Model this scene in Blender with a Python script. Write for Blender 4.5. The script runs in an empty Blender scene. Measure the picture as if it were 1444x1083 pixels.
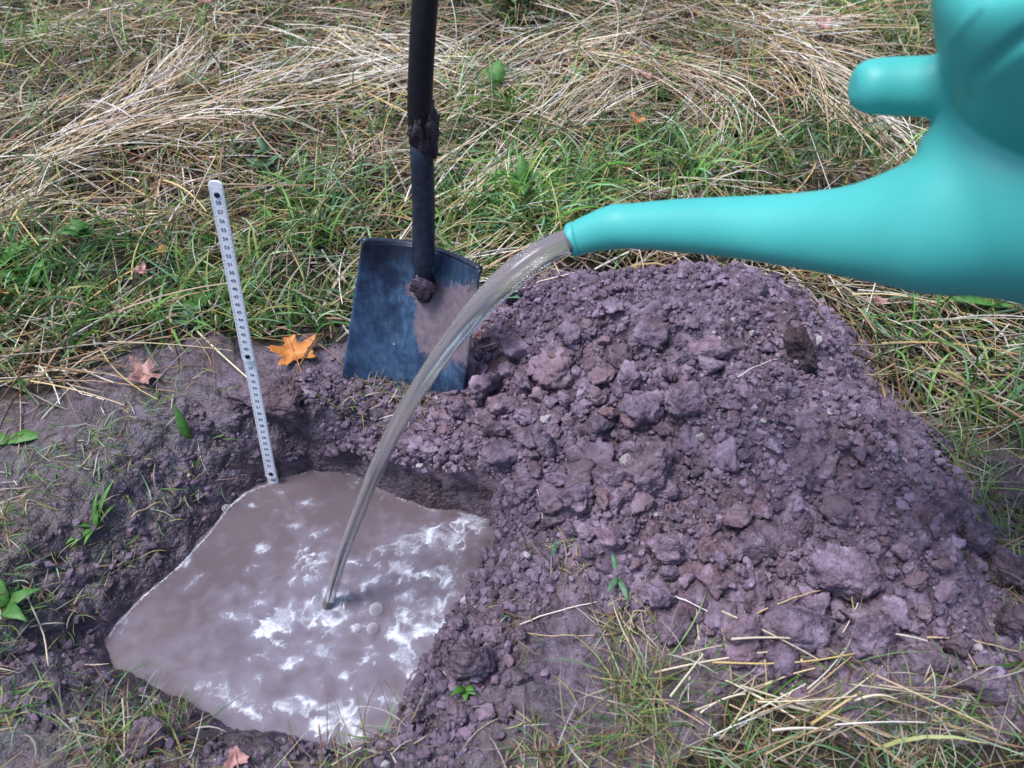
import bpy, math, random
import numpy as np
from mathutils import Vector, Matrix

random.seed(7)
rng = np.random.default_rng(7)
S = bpy.context.scene
COL = S.collection

# ------------------------------------------------------------------ camera
PITCH = math.radians(48.0)
F, CX, CY, H = 1050.0, 722.0, 541.5, 0.80
cam = bpy.data.cameras.new('camera')
cam.sensor_width = 36.0
cam.lens = 36.0 * F / 1444.0
cam.clip_start = 0.02
cam.clip_end = 500.0
cam.dof.use_dof = True
cam.dof.focus_distance = 1.05
cam.dof.aperture_fstop = 6.5
camo = bpy.data.objects.new('camera', cam)
camo.location = (0, 0, H)
camo.rotation_euler = (math.pi / 2 - PITCH, 0, 0)
COL.objects.link(camo)
S.camera = camo

# ------------------------------------------------------------------ world and light
W = bpy.data.worlds.new('World')
S.world = W
W.use_nodes = True
nt = W.node_tree
bg = nt.nodes['Background']
sky = nt.nodes.new('ShaderNodeTexSky')
sky.sky_type = 'NISHITA'
sky.sun_disc = False
sky.sun_elevation = math.radians(68)
sky.sun_rotation = math.radians(-92)
sky.air_density = 1.0
sky.dust_density = 2.5
sky.ozone_density = 2.5
nt.links.new(sky.outputs['Color'], bg.inputs['Color'])
bg.inputs['Strength'].default_value = 0.08
sun = bpy.data.lights.new('sun', 'SUN')
sun.energy = 1.5
sun.angle = math.radians(20)
sun.color = (0.96, 0.97, 1.0)
suno = bpy.data.objects.new('sun', sun)
el, az = math.radians(68), math.radians(-92)
sd = Vector((math.sin(az) * math.cos(el), math.cos(az) * math.cos(el), math.sin(el)))
suno.rotation_euler = sd.to_track_quat('Z', 'Y').to_euler()
suno.location = sd * 5
COL.objects.link(suno)
S.view_settings.view_transform = 'Standard'
S.view_settings.look = 'None'
S.view_settings.gamma = 1.0
S.view_settings.exposure = 1.42
S.cycles.use_denoising = True
S.cycles.max_bounces = 8
S.cycles.transmission_bounces = 8
S.cycles.caustics_reflective = False
S.cycles.caustics_refractive = False

# ------------------------------------------------------------------ camera geometry, used to lay things out on the ground plan
cP, sP = math.cos(PITCH), math.sin(PITCH)


def up(px, py, d):
    a = (px - CX) / F * d
    b = -(py - CY) / F * d
    return Vector((a, d * cP + b * sP, H - d * sP + b * cP))


def gz(px, py, z):
    lo = up(px, py, 1.0) - Vector((0, 0, H))
    return Vector((0, 0, H)) + lo * ((z - H) / lo.z)


def project(x, y, z):
    z = z - H
    d = np.maximum(y * cP - z * sP, 0.05)
    b = y * sP + z * cP
    return CX + F * x / d, CY - F * b / d


# ------------------------------------------------------------------ numpy noise
_perm = rng.permutation(256)
_perm = np.concatenate([_perm, _perm, _perm])
_ga = rng.uniform(0, 2 * np.pi, 256)
_gx, _gy = np.cos(_ga), np.sin(_ga)
_g3 = rng.normal(size=(256, 3))
_g3 /= np.linalg.norm(_g3, axis=1)[:, None]
_wo = rng.uniform(0, 1, (256, 3))


def perlin(x, y):
    xi = np.floor(x).astype(int); yi = np.floor(y).astype(int)
    xf = x - xi; yf = y - yi
    u = xf * xf * xf * (xf * (xf * 6 - 15) + 10); v = yf * yf * yf * (yf * (yf * 6 - 15) + 10)

    def g(ix, iy, dx, dy):
        h = _perm[_perm[ix & 255] + (iy & 255)]
        return _gx[h] * dx + _gy[h] * dy
    a = g(xi, yi, xf, yf); b = g(xi + 1, yi, xf - 1, yf)
    c = g(xi, yi + 1, xf, yf - 1); d = g(xi + 1, yi + 1, xf - 1, yf - 1)
    return ((a + (b - a) * u) * (1 - v) + (c + (d - c) * u) * v) * 1.5


def fbm(x, y, o=4, s=0.0):
    r = 0; a = 0.5; f = 1.0
    for i in range(o):
        r = r + a * perlin(x * f + s + i * 17.3, y * f - s + i * 9.1)
        a *= 0.5; f *= 2.03
    return r


def ridged(x, y, o=3, s=0.0):
    r = 0; a = 0.5; f = 1.0
    for i in range(o):
        r = r + a * (1 - np.abs(perlin(x * f + s + i * 7.3, y * f + s * 2)) * 2)
        a *= 0.5; f *= 2.1
    return r


def worley(x, y, s=0):
    """distance to the nearest and second nearest jittered point, and an id per cell"""
    x = x + s * 3.7; y = y + s * 1.9
    xi = np.floor(x).astype(int); yi = np.floor(y).astype(int)
    f1 = np.full(x.shape, 9.0); f2 = np.full(x.shape, 9.0); idd = np.zeros(x.shape)
    for i in (-1, 0, 1):
        for j in (-1, 0, 1):
            h = _perm[_perm[(xi + i) & 255] + ((yi + j) & 255)]
            d = np.hypot(xi + i + _wo[h, 0] - x, yi + j + _wo[h, 1] - y)
            m = d < f1
            f2 = np.where(m, f1, np.minimum(f2, d))
            idd = np.where(m, _wo[h, 2], idd)
            f1 = np.where(m, d, f1)
    return f1, f2, idd


def perlin3(p):
    xi = np.floor(p).astype(int); f = p - xi
    w = f * f * f * (f * (f * 6 - 15) + 10)
    r = 0
    for i in (0, 1):
        for j in (0, 1):
            for k in (0, 1):
                h = _perm[_perm[_perm[(xi[:, 0] + i) & 255] + ((xi[:, 1] + j) & 255)] + ((xi[:, 2] + k) & 255)]
                g = _g3[h]
                d = g[:, 0] * (f[:, 0] - i) + g[:, 1] * (f[:, 1] - j) + g[:, 2] * (f[:, 2] - k)
                wx = w[:, 0] if i else 1 - w[:, 0]; wy = w[:, 1] if j else 1 - w[:, 1]; wz = w[:, 2] if k else 1 - w[:, 2]
                r = r + d * wx * wy * wz
    return r * 1.5


def ss(a, b, x):
    t = np.clip((x - a) / (b - a), 0, 1)
    return t * t * (3 - 2 * t)


def in_poly(px, py, poly):
    r = np.zeros(px.shape, bool)
    n = len(poly)
    for i in range(n):
        x0, y0 = poly[i]; x1, y1 = poly[(i + 1) % n]
        if y0 == y1:
            continue
        c = ((y0 > py) != (y1 > py)) & (px < (x1 - x0) * (py - y0) / (y1 - y0) + x0)
        r ^= c
    return r


# ------------------------------------------------------------------ mesh helpers
def tag(o, label=None, cat=None, group=None, kind=None):
    if label: o['label'] = label
    if cat: o['category'] = cat
    if group: o['group'] = group
    if kind: o['kind'] = kind
    return o


def link(name, me, parent=None, mat=None):
    o = bpy.data.objects.new(name, me)
    COL.objects.link(o)
    if parent is not None:
        o.parent = parent
    if mat is not None:
        me.materials.append(mat)
    return o


def empty(name, loc, rot=(0, 0, 0)):
    o = bpy.data.objects.new(name, None)
    o.empty_display_size = 0.03
    o.location = loc
    o.rotation_euler = rot
    COL.objects.link(o)
    return o


def np_mesh(name, v, faces, smooth=True, col=None, attrs=None, mats=None):
    """faces: (N,3) or (N,4) array"""
    me = bpy.data.meshes.new(name)
    v = np.asarray(v, np.float32); faces = np.asarray(faces, np.int32)
    k = faces.shape[1]
    me.vertices.add(len(v)); me.vertices.foreach_set('co', v.ravel())
    me.loops.add(faces.size); me.loops.foreach_set('vertex_index', faces.ravel())
    me.polygons.add(len(faces))
    me.polygons.foreach_set('loop_start', np.arange(0, faces.size, k, dtype=np.int32))
    me.polygons.foreach_set('use_smooth', np.full(len(faces), smooth, dtype=bool))
    if col is not None:
        a = me.color_attributes.new('tint', 'FLOAT_COLOR', 'POINT')
        c = np.ones((len(v), 4), np.float32); c[:, :3] = col
        a.data.foreach_set('color', c.ravel())
    for n, val in (attrs or {}).items():
        a = me.attributes.new(n, 'FLOAT', 'POINT')
        a.data.foreach_set('value', np.asarray(val, np.float32).ravel())
    me.update(calc_edges=True)
    me.validate()
    return me


def grid_faces(nx, ny):
    i = np.arange(ny - 1)[:, None] * nx + np.arange(nx - 1)[None, :]
    i = i.ravel()
    return np.stack([i, i + 1, i + nx + 1, i + nx], 1)


def loft(rings, cap=True):
    """rings: list of (n,3) closed loops"""
    n = len(rings[0]); v = np.concatenate(rings)
    f = []
    for r in range(len(rings) - 1):
        for i in range(n):
            j = (i + 1) % n
            f.append((r * n + i, r * n + j, (r + 1) * n + j, (r + 1) * n + i))
    f = [tuple(q) for q in f]
    if cap:
        f.append(tuple(range(n))[::-1]); f.append(tuple((len(rings) - 1) * n + i for i in range(n)))
    return v, f


def tube_rings(pts, radii, n=24, ref=Vector((0, 0, 1)), flat=1.0):
    pts = [Vector(p) for p in pts]
    rings = []
    for i, p in enumerate(pts):
        t = (pts[min(i + 1, len(pts) - 1)] - pts[max(i - 1, 0)]).normalized()
        a = ref - t * ref.dot(t)
        if a.length < 1e-4:
            a = Vector((1, 0, 0)) - t * t.x
        a.normalize(); b = t.cross(a)
        rings.append(np.array([list(p + (a * math.cos(q) * flat + b * math.sin(q)) * radii[i]) for q in np.linspace(0, 2 * math.pi, n, endpoint=False)]))
    return rings


def py_mesh(name, v, f, smooth=True):
    me = bpy.data.meshes.new(name)
    me.from_pydata([tuple(p) for p in v], [], [tuple(int(i) for i in q) for q in f])
    me.validate()
    for p in me.polygons:
        p.use_smooth = smooth
    me.update()
    return me


def spline(pts, n):
    """Catmull-Rom through rows of pts (k, d) -> (n, d)"""
    P = np.asarray(pts, float); k = len(P)
    t = np.linspace(0, k - 1, n); i = np.clip(t.astype(int), 0, k - 2); f = (t - i)[:, None]
    p0 = P[np.maximum(i - 1, 0)]; p1 = P[i]; p2 = P[i + 1]; p3 = P[np.minimum(i + 2, k - 1)]
    return 0.5 * ((2 * p1) + (-p0 + p2) * f + (2 * p0 - 5 * p1 + 4 * p2 - p3) * f ** 2 + (-p0 + 3 * p1 - 3 * p2 + p3) * f ** 3)


# ------------------------------------------------------------------ materials
class NT:
    def __init__(self, name):
        self.m = bpy.data.materials.new(name); self.m.use_nodes = True
        self.t = self.m.node_tree; self.b = self.t.nodes['Principled BSDF']; self.out = self.t.nodes['Material Output']

    def n(self, typ, **kw):
        x = self.t.nodes.new('ShaderNode' + typ)
        for k, v in kw.items():
            if k.startswith('i_'):
                key = k[2:].replace('_', ' ')
                x.inputs[key].default_value = v
            else:
                setattr(x, k, v)
        return x

    def l(self, a, b):
        self.t.links.new(a, b)

    def noise(self, scale, detail=6, rough=0.6, vec=None, dist=0.0):
        x = self.n('TexNoise'); x.inputs['Scale'].default_value = scale; x.inputs['Detail'].default_value = detail
        x.inputs['Roughness'].default_value = rough; x.inputs['Distortion'].default_value = dist
        if vec is not None: self.l(vec, x.inputs['Vector'])
        return x.outputs['Fac']

    def ramp(self, fac, stops):
        r = self.n('ValToRGB'); e = r.color_ramp.elements
        e[0].position = stops[0][0]; e[0].color = (*stops[0][1], 1)
        e[1].position = stops[-1][0]; e[1].color = (*stops[-1][1], 1)
        for p, c in stops[1:-1]:
            q = e.new(p); q.color = (*c, 1)
        self.l(fac, r.inputs['Fac'])
        return r.outputs['Color']

    def mix(self, fac, a, b):
        x = self.n('Mix', data_type='RGBA')
        if isinstance(fac, (int, float)): x.inputs[0].default_value = fac
        else: self.l(fac, x.inputs[0])
        for i, c in ((6, a), (7, b)):
            if isinstance(c, tuple): x.inputs[i].default_value = (*c, 1)
            else: self.l(c, x.inputs[i])
        return x.outputs[2]

    def bump(self, h, strength, dist, normal=None):
        x = self.n('Bump'); x.inputs['Strength'].default_value = strength; x.inputs['Distance'].default_value = dist
        self.l(h, x.inputs['Height'])
        if normal is not None: self.l(normal, x.inputs['Normal'])
        return x.outputs['Normal']

    def coord(self, out='Object'):
        return self.n('TexCoord').outputs[out]

    def math(self, op, a, b=0.0, c=None):
        x = self.n('Math', operation=op)
        for i, q in enumerate((a, b) if c is None else (a, b, c)):
            if isinstance(q, (int, float)): x.inputs[i].default_value = q
            else: self.l(q, x.inputs[i])
        return x.outputs[0]

    def rnd(self):
        return self.n('ObjectInfo').outputs['Random']


def soil_stops(k=1.0, s=(1, 1, 1)):
    base = [(0.30, (0.030, 0.019, 0.027)), (0.44, (0.092, 0.063, 0.090)), (0.56, (0.168, 0.123, 0.170)), (0.72, (0.285, 0.225, 0.292))]
    return [(p, tuple(c[i] * k * s[i] for i in range(3))) for p, c in base]


def soil_material(name, k, rough, wet_attr=False, per_object=False, small=1.0, bump=0.8):
    m = NT(name)
    co = m.coord()
    if per_object:
        va = m.n('VectorMath', operation='ADD'); m.l(co, va.inputs[0])
        cmb = m.n('CombineXYZ'); r = m.rnd()
        m.l(m.math('MULTIPLY', r, 7.0), cmb.inputs[0]); m.l(m.math('MULTIPLY', r, 13.0), cmb.inputs[1])
        m.l(cmb.outputs[0], va.inputs[1]); co = va.outputs[0]
    n1 = m.noise(38 * small, 8, 0.68, co)
    n2 = m.noise(7 * small, 3, 0.5, co)
    c = m.ramp(n1, soil_stops(k))
    c = m.mix(m.math('MULTIPLY', m.math('SUBTRACT', n2, 0.45), 2.4), c, (0.135 * k, 0.078 * k, 0.078 * k))
    n3 = m.noise(420 * small, 4, 0.7, co)
    c2 = m.mix(m.math('MULTIPLY', m.math('SUBTRACT', n3, 0.56), 3.2), c, (0.32 * k, 0.26 * k, 0.33 * k))
    if per_object:
        h = m.n('HueSaturation'); m.l(c2, h.inputs['Color'])
        m.l(m.math('MULTIPLY_ADD', m.rnd(), 0.5, 0.78), h.inputs['Value']); c2 = h.outputs['Color']
    nrm = m.bump(n1, 0.6 * bump, 0.006 / small)
    nb = m.noise(170 * small, 5, 0.7, co)
    nrm = m.bump(nb, 0.9 * bump, 0.0022 / small, nrm)
    nrm = m.bump(n3, 0.6 * bump, 0.0008 / small, nrm)
    for sc_, st_, ds_ in ((130, .8, .0035), (330, .8, .0016)):
        vo = m.n('TexVoronoi'); vo.inputs['Scale'].default_value = sc_ * small; vo.inputs['Randomness'].default_value = 1.0
        m.l(co, vo.inputs['Vector'])
        nrm = m.bump(m.math('SUBTRACT', 1.0, vo.outputs['Distance']), st_ * bump, ds_ / small, nrm)
    m.l(nrm, m.b.inputs['Normal'])
    m.b.inputs['Roughness'].default_value = rough
    m.b.inputs['Specular IOR Level'].default_value = 0.35
    if wet_attr:
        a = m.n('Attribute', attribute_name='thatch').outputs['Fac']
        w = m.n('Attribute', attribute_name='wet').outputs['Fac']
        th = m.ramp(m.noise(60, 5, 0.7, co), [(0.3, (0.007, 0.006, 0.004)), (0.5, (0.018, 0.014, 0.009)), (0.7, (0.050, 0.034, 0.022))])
        mo = m.ramp(m.noise(26, 6, 0.7, co), [(0.42, (0.0, 0.0, 0.0)), (0.66, (1.0, 1.0, 1.0))])
        msk = m.n('Attribute', attribute_name='moss').outputs['Fac']
        c2 = m.mix(m.math('MULTIPLY', m.math('MULTIPLY', mo, msk), 0.6), c2, (0.055, 0.068, 0.038))
        hw = m.n('HueSaturation'); m.l(c2, hw.inputs['Color']); m.l(m.math('MULTIPLY_ADD', w, -0.36, 1.0), hw.inputs['Value'])
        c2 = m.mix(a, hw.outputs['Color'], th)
        rr = m.math('MULTIPLY_ADD', w, -0.52, 0.90)
        m.b.inputs['Specular IOR Level'].default_value = .55
        m.l(m.math('ADD', rr, m.math('MULTIPLY', m.math('SUBTRACT', n1, 0.5), 0.5)), m.b.inputs['Roughness'])
    m.l(c2, m.b.inputs['Base Color'])
    return m.m


M_ground = soil_material('ground_soil', 0.95, 0.8, wet_attr=True)
M_heap = soil_material('heap_soil', 1.15, 0.92)
M_clod = soil_material('clod_soil', 1.22, 0.92, per_object=True)
M_dark_clod = soil_material('dark_clod_soil', 0.42, 0.8, per_object=True)
M_damp_clod = soil_material('damp_clod_soil', 0.80, 0.6, per_object=True)

m = NT('crumb_soil')
at = m.n('Attribute', attribute_name='tint')
m.l(at.outputs['Color'], m.b.inputs['Base Color']); m.b.inputs['Roughness'].default_value = 0.9
m.b.inputs['Specular IOR Level'].default_value = 0.3
m.l(m.bump(m.noise(500, 4, 0.7, m.coord()), 0.8, 0.0015), m.b.inputs['Normal'])
M_crumb = m.m


def blade_material(name, rough, trans):
    m = NT(name)
    at = m.n('Attribute', attribute_name='tint').outputs['Color']
    n = m.noise(220, 3, 0.6, m.coord())
    h = m.n('HueSaturation'); m.l(at, h.inputs['Color']); m.l(m.math('MULTIPLY_ADD', n, 0.7, 0.65), h.inputs['Value'])
    m.l(h.outputs['Color'], m.b.inputs['Base Color'])
    m.b.inputs['Roughness'].default_value = rough
    m.b.inputs['Specular IOR Level'].default_value = 0.4
    if trans:
        tr = m.n('BsdfTranslucent'); m.l(h.outputs['Color'], tr.inputs['Color'])
        mx = m.n('MixShader'); mx.inputs[0].default_value = trans
        m.l(m.b.outputs[0], mx.inputs[1]); m.l(tr.outputs[0], mx.inputs[2]); m.l(mx.outputs[0], m.out.inputs['Surface'])
    return m.m


M_green = blade_material('grass_green', 0.45, 0.25)
M_straw = blade_material('straw_dry', 0.5, 0.12)


def simple(name, col, rough, metal=0.0, spec=0.5, bumpscale=0, bumpd=0.0005, var=0.0):
    m = NT(name)
    m.b.inputs['Base Color'].default_value = (*col, 1); m.b.inputs['Roughness'].default_value = rough
    m.b.inputs['Metallic'].default_value = metal; m.b.inputs['Specular IOR Level'].default_value = spec
    if var or bumpscale:
        n = m.noise(bumpscale or 60, 5, 0.65, m.coord())
        if var:
            d = tuple(c * (1 - var) for c in col); l = tuple(min(1, c * (1 + var)) for c in col)
            m.l(m.ramp(n, [(0.3, d), (0.7, l)]), m.b.inputs['Base Color'])
        if bumpscale:
            m.l(m.bump(n, 0.5, bumpd), m.b.inputs['Normal'])
    return m.m


# ------------------------------------------------------------------ terrain functions
WZ = -0.10
# outline of the water (pixel on the water plane, width of the bank beyond it)
POOL = [((368, 684), .05), ((440, 662), .045), ((500, 667), .05), ((532, 688), .06), ((570, 703), .065), ((604, 716), .07), ((650, 721), .07),
        ((690, 731), .07), ((699, 748), .06), ((694, 800), .045), ((674, 850), .03), ((652, 882), .025), ((628, 920), .022), ((603, 955), .022),
        ((588, 972), .03), ((572, 1000), .03), ((560, 1042), .03), ((505, 1060), .035), ((440, 1052), .035), ((395, 1036), .04), ((330, 1030), .05),
        ((280, 1000), .06), ((220, 968), .07), ((160, 940), .08), ((146, 905), .10), ((162, 880), .12), ((200, 840), .13), ((250, 798), .13),
        ((290, 755), .12), ((320, 715), .10), ((345, 694), .07)]
PW = np.array([list(gz(p[0][0], p[0][1], WZ))[:2] for p in POOL]); PWW = np.array([p[1] for p in POOL])


def pool_sdf(x, y):
    best = np.full(x.shape, 1e9); w = np.full(x.shape, .05)
    n = len(PW)
    for i in range(n):
        a = PW[i]; b = PW[(i + 1) % n]; ab = b - a
        t = np.clip(((x - a[0]) * ab[0] + (y - a[1]) * ab[1]) / (ab @ ab), 0, 1)
        d = np.hypot(x - a[0] - ab[0] * t, y - a[1] - ab[1] * t)
        m = d < best
        best = np.where(m, d, best); w = np.where(m, PWW[i] * (1 - t) + PWW[(i + 1) % n] * t, w)
    ins = in_poly(x, y, [tuple(p) for p in PW])
    return np.where(ins, -best, best), w


# ragged edge between the grass and the bare mud, as seen on the ground plane
MEADOW = [(-3000, -3000), (5000, -3000), (5000, 760), (1700, 700), (1444, 640), (1330, 600), (1200, 520), (900, 470), (690, 462), (500, 472), (380, 476),
          (250, 488), (150, 512), (60, 565), (-300, 640), (-3000, 900)]
MEADOW2 = [(985, 1050), (1020, 990), (1180, 975), (1290, 965), (1380, 935), (1444, 905), (1900, 850), (4000, 900), (4000, 4000), (800, 4000), (880, 1150), (930, 1090)]


def meadow_mask(x, y):
    px, py = project(x, y, np.zeros_like(x))
    n1 = fbm(x * 7, y * 7, 3, 3.3) * 70; n2 = fbm(x * 7, y * 7, 3, 8.8) * 55
    front = y > 0.05
    a = in_poly(px + n1, py + n2, MEADOW); b = in_poly(px + n1 * .6, py + n2 * .6, MEADOW2)
    a &= ~((px > 1330 + n1) & (py > 655 + n2 * .4)) & ~((px > 1290) & (py > 600 + n1 * .6) & (py < 900))
    far = (y > 1.05) | (np.abs(x) > 1.3 ) & (y < 0.35) | (y <= -0.6)
    return ((a | b) & front) | far


def ground_z(x, y, detail=True):
    d, w = pool_sdf(x, y)
    near = np.exp(-np.maximum(d, 0) / .16)
    wv = w * (1 + .5 * fbm(x * 16, y * 16, 3, 2.2))
    t = np.clip(d / wv, 0, 1)
    steep = t ** 0.75 * (1 - .15 * t) / .85
    z = WZ + (-WZ) * np.clip(steep, 0, 1)
    z = np.where(d < 0, WZ + 1.4 * d, z)
    z = np.maximum(z, WZ - .2)
    amp = ss(-.02, .015, d)
    z = z + amp * (fbm(x * 6, y * 6, 3, 1.0) * .014 + .012 * fbm(x * 1.4, y * 1.4, 2, 5.0))
    # grassy hummocks behind
    z = z + ss(.85, 1.1, y) * (fbm(x * 3.2, y * 3.2, 3, 12.0) * .06 + .012 + .035 * fbm(x * 9, y * 9, 2, 13.0))
    if detail:
        # slumped, cracked bank
        q = fbm(x * 11 + y * 5, y * 11, 3, 6.1)
        rid = np.abs(perlin(x * 9 + q * 1.6, y * 14 - x * 8 + q))
        bank = np.exp(-((d - .07) / .09) ** 2) * amp
        z = z - bank * .009 * np.clip(1 - rid * 5.5, 0, 1)
        z = z + amp * (.0065 * fbm(x * 34, y * 34, 3, 4.0) + bank * .010 * fbm(x * 30, y * 45, 3, 9.0))
        f1, f2, _ = worley(x * 55, y * 55, 1)
        z = z + amp * .0045 * (0.6 - f1) * np.clip(.35 + fbm(x * 9, y * 9, 2, 7.7) * 2.0 + bank, 0, 1.4)
        f1, f2, _ = worley(x * 140, y * 140, 2)
        z = z + amp * .0018 * (0.6 - f1)
        z = z + amp * .0012 * fbm(x * 190, y * 190, 2, 3.0)
    # dark hollow under the overhanging clod, small hole beside the rule
    for (hx, hy, r1, r2, dp) in HOLES:
        z = z - dp * np.exp(-(((x - hx) / r1) ** 2 + ((y - hy) / r2) ** 2) ** 1.5)
    return z


HOLES = []
for (px, py, r1, r2, dp) in ((402, 542, .020, .012, .05), (375, 655, .060, .028, .045), (1405, 735, .035, .03, .05), (1378, 850, .02, .03, .03), (640, 525, .03, .02, .02)):
    q = gz(px, py, 0); HOLES.append((q.x, q.y, r1, r2, dp))

# spoil heap: smooth maximum of cones along a crest line
RIDGE = spline([(.10, .80, .105), (.17, .785, .135), (.28, .755, .165), (.31, .745, .160), (.35, .68, .125), (.405, .60, .104), (.455, .52, .092), (.45, .45, .068), (.44, .38, .042)], 26)


def heap_h(x, y, detail=True):
    wx = x + .018 * fbm(x * 8, y * 8, 2, 31.0); wy = y + .018 * fbm(x * 8, y * 8, 2, 37.0)
    acc = np.full(x.shape, -9.0)
    for (rx, ry, rh) in RIDGE:
        dx = wx - rx; dy = wy - ry
        dx = np.where(dx < 0, dx * 1.35, dx * 1.9)
        dy = np.where(dy > 0, dy * 2.1, dy)
        h = rh - .43 * (np.sqrt(dx * dx + dy * dy + .05 ** 2) - .05)
        acc = np.maximum(acc, h)
    z = acc
    z = z + .040 * fbm(x * 7.5, y * 7.5, 3, 21.0)
    # softer run-out at the foot
    z = np.where(z < .04, .04 + (z - .04) * .75, z)
    if detail:
        up_ = ss(-.02, .04, z)
        z = z + up_ * .014 * fbm(x * 22, y * 22, 3, 23.0)
        lump = np.clip(.5 + fbm(x * 6, y * 6, 2, 29.0) * 1.8, .15, 1)
        f1, f2, idd = worley(x * 38, y * 38, 3)
        z = z + up_ * lump * .018 * (0.55 - f1)
        f1, f2, idd = worley(x * 85, y * 85, 4)
        z = z + up_ * .0085 * (.5 - f1) * (.5 + idd)
        f1, f2, idd = worley(x * 190, y * 190, 5)
        z = z + up_ * .0034 * (.5 - f1) * (.4 + idd)
    return z


def top_z(x, y, detail=True):
    x = np.asarray(x, float); y = np.asarray(y, float)
    return np.maximum(ground_z(x, y, detail), heap_h(x, y, detail))


# cached surface, for quick lookups when scattering
GX0, GX1, GY0, GY1, GS = -2.3, 2.3, 0.0, 3.2, .005
_nx = int((GX1 - GX0) / GS) + 1; _ny = int((GY1 - GY0) / GS) + 1
_cx, _cy = np.meshgrid(np.linspace(GX0, GX1, _nx), np.linspace(GY0, GY1, _ny))
_CZ = top_z(_cx, _cy, True)
_CH = heap_h(_cx, _cy, False)
_CP, _ = pool_sdf(_cx, _cy)


def _look(G, x, y):
    i = np.clip(((np.asarray(x) - GX0) / GS), 0, _nx - 1.001); j = np.clip(((np.asarray(y) - GY0) / GS), 0, _ny - 1.001)
    a = i.astype(int); b = j.astype(int); u = i - a; v = j - b
    return G[b, a] * (1 - u) * (1 - v) + G[b, a + 1] * u * (1 - v) + G[b + 1, a] * (1 - u) * v + G[b + 1, a + 1] * u * v


def surf(x, y): return _look(_CZ, x, y)
def heap0(x, y): return _look(_CH, x, y)
def poold(x, y): return _look(_CP, x, y)


def hit(px, py, lift=0.0):
    """where the sight line through a pixel meets the soil"""
    lo = up(px, py, 1.0) - Vector((0, 0, H))
    for k in np.arange(.45, 3.2, .003):
        p = Vector((0, 0, H)) + lo * k
        if p.z < float(surf(p.x, p.y)) + lift:
            return p
    return gz(px, py, 0)


# ------------------------------------------------------------------ ground sheet, out to the horizon
def axis(lo, hi, step, ext, mid, mid_step, growth=1.25):
    core = list(np.arange(lo, hi, step))
    def side(start, sgn, m):
        r = []; p = start; s = mid_step
        while (p - m) * sgn < 0:
            p += s * sgn; r.append(p)
        while abs(p) < ext:
            s *= growth; p += s * sgn; r.append(p)
        return r
    a = side(core[0], -1, mid[0]); b = side(core[-1], 1, mid[1])
    return np.array(a[::-1] + core + b)


gx = axis(-.92, .80, .0037, 90, (-1.8, 1.8), .014)
gy = axis(.10, .98, .0037, 90, (-.1, 2.7), .014)
X, Y = np.meshgrid(gx, gy)
Z = ground_z(X, Y, True)
far = ss(3, 6, np.hypot(X, Y))
Z = Z * (1 - far) + far * fbm(X * .12, Y * .12, 3, 2.0) * .5
hm = heap_h(X, Y, False)
Z = np.where((hm > .03), Z - .012, Z)
D = pool_sdf(X, Y)[0]
mead = meadow_mask(X, Y).astype(float)
PXg, PYg = project(X, Y, np.zeros_like(X))
leftm = ss(430, 120, PXg + 60 * fbm(X * 6, Y * 6, 2, 1.5)) * (D > .02)
lowm = ss(850, 1100, PYg) * .8
wet = np.clip(np.exp(-np.maximum(D, 0) / .05) * .9 + .30 * leftm + .55 * ss(.07, -.02, Z - .01) * (D < .2), 0, 1)
wet = np.where(D < .012, 1, wet)
# the steep bank also bulges and crumbles sideways
st = np.exp(-((D - .03) / .035) ** 2)
p3 = np.stack([X, Y, Z], 2)
nearm = st > .02
q3_ = p3[nearm]
def _d3(o, a):
    return (perlin3(q3_ * 38 + o) * .55 + perlin3(q3_ * 85 + o) * .35 + perlin3(q3_ * 180 + o) * .2) * a
XX = X.copy(); YY = Y.copy(); ZZ = Z.copy()
XX[nearm] += _d3(3.0, .013) * st[nearm]; YY[nearm] += _d3(9.0, .013) * st[nearm]; ZZ[nearm] += _d3(15.0, .008) * st[nearm]
v = np.stack([XX.ravel(), YY.ravel(), ZZ.ravel()], 1)
me = np_mesh('ground', v, grid_faces(len(gx), len(gy)), attrs={'thatch': mead, 'wet': wet, 'moss': np.clip(leftm + lowm, 0, 1)})
g = link('ground', me, mat=M_ground)
tag(g, 'bare muddy ground with a dug pit, running out under the meadow grass', 'ground', kind='structure')

# ------------------------------------------------------------------ spoil heap
hx = np.arange(-.22, 1.15, .0033); hy = np.arange(.16, 1.16, .0033)
X, Y = np.meshgrid(hx, hy)
Z = heap_h(X, Y, True)
base = ground_z(X, Y, False)
keep = (Z > base - .02)
fc = grid_faces(len(hx), len(hy))
kf = keep.ravel()[fc].any(1)
fc = fc[kf]
Dh = pool_sdf(X, Y)[0]
Zr = np.where(Dh < .02, base - .03, Z).ravel()
used = np.unique(fc); remap = np.full(X.size, -1); remap[used] = np.arange(len(used))
v = np.stack([X.ravel(), Y.ravel(), Zr], 1)[used]
w_ = ss(.0, .03, v[:, 2])
def _d4(o, a):
    return (perlin3(v * 30 + o) * .5 + perlin3(v * 75 + o) * .4 + perlin3(v * 160 + o) * .25) * a * w_
v = v + np.stack([_d4(3.0, .014), _d4(9.0, .014), _d4(15.0, .010)], 1)
me = np_mesh('soil_heap', v, remap[fc])
tag(link('soil_heap', me, mat=M_heap), 'large heap of crumbly purple-brown soil dug out beside the water-filled pit', 'soil heap')

# ------------------------------------------------------------------ soil clods
import bmesh


def ico(sub):
    bm = bmesh.new(); bmesh.ops.create_icosphere(bm, subdivisions=sub, radius=1.0)
    v = np.array([list(q.co) for q in bm.verts]); f = np.array([[w.index for w in q.verts] for q in bm.faces]); bm.free()
    return v, f


ICO = {s: ico(s) for s in (1, 2, 4, 5)}


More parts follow.
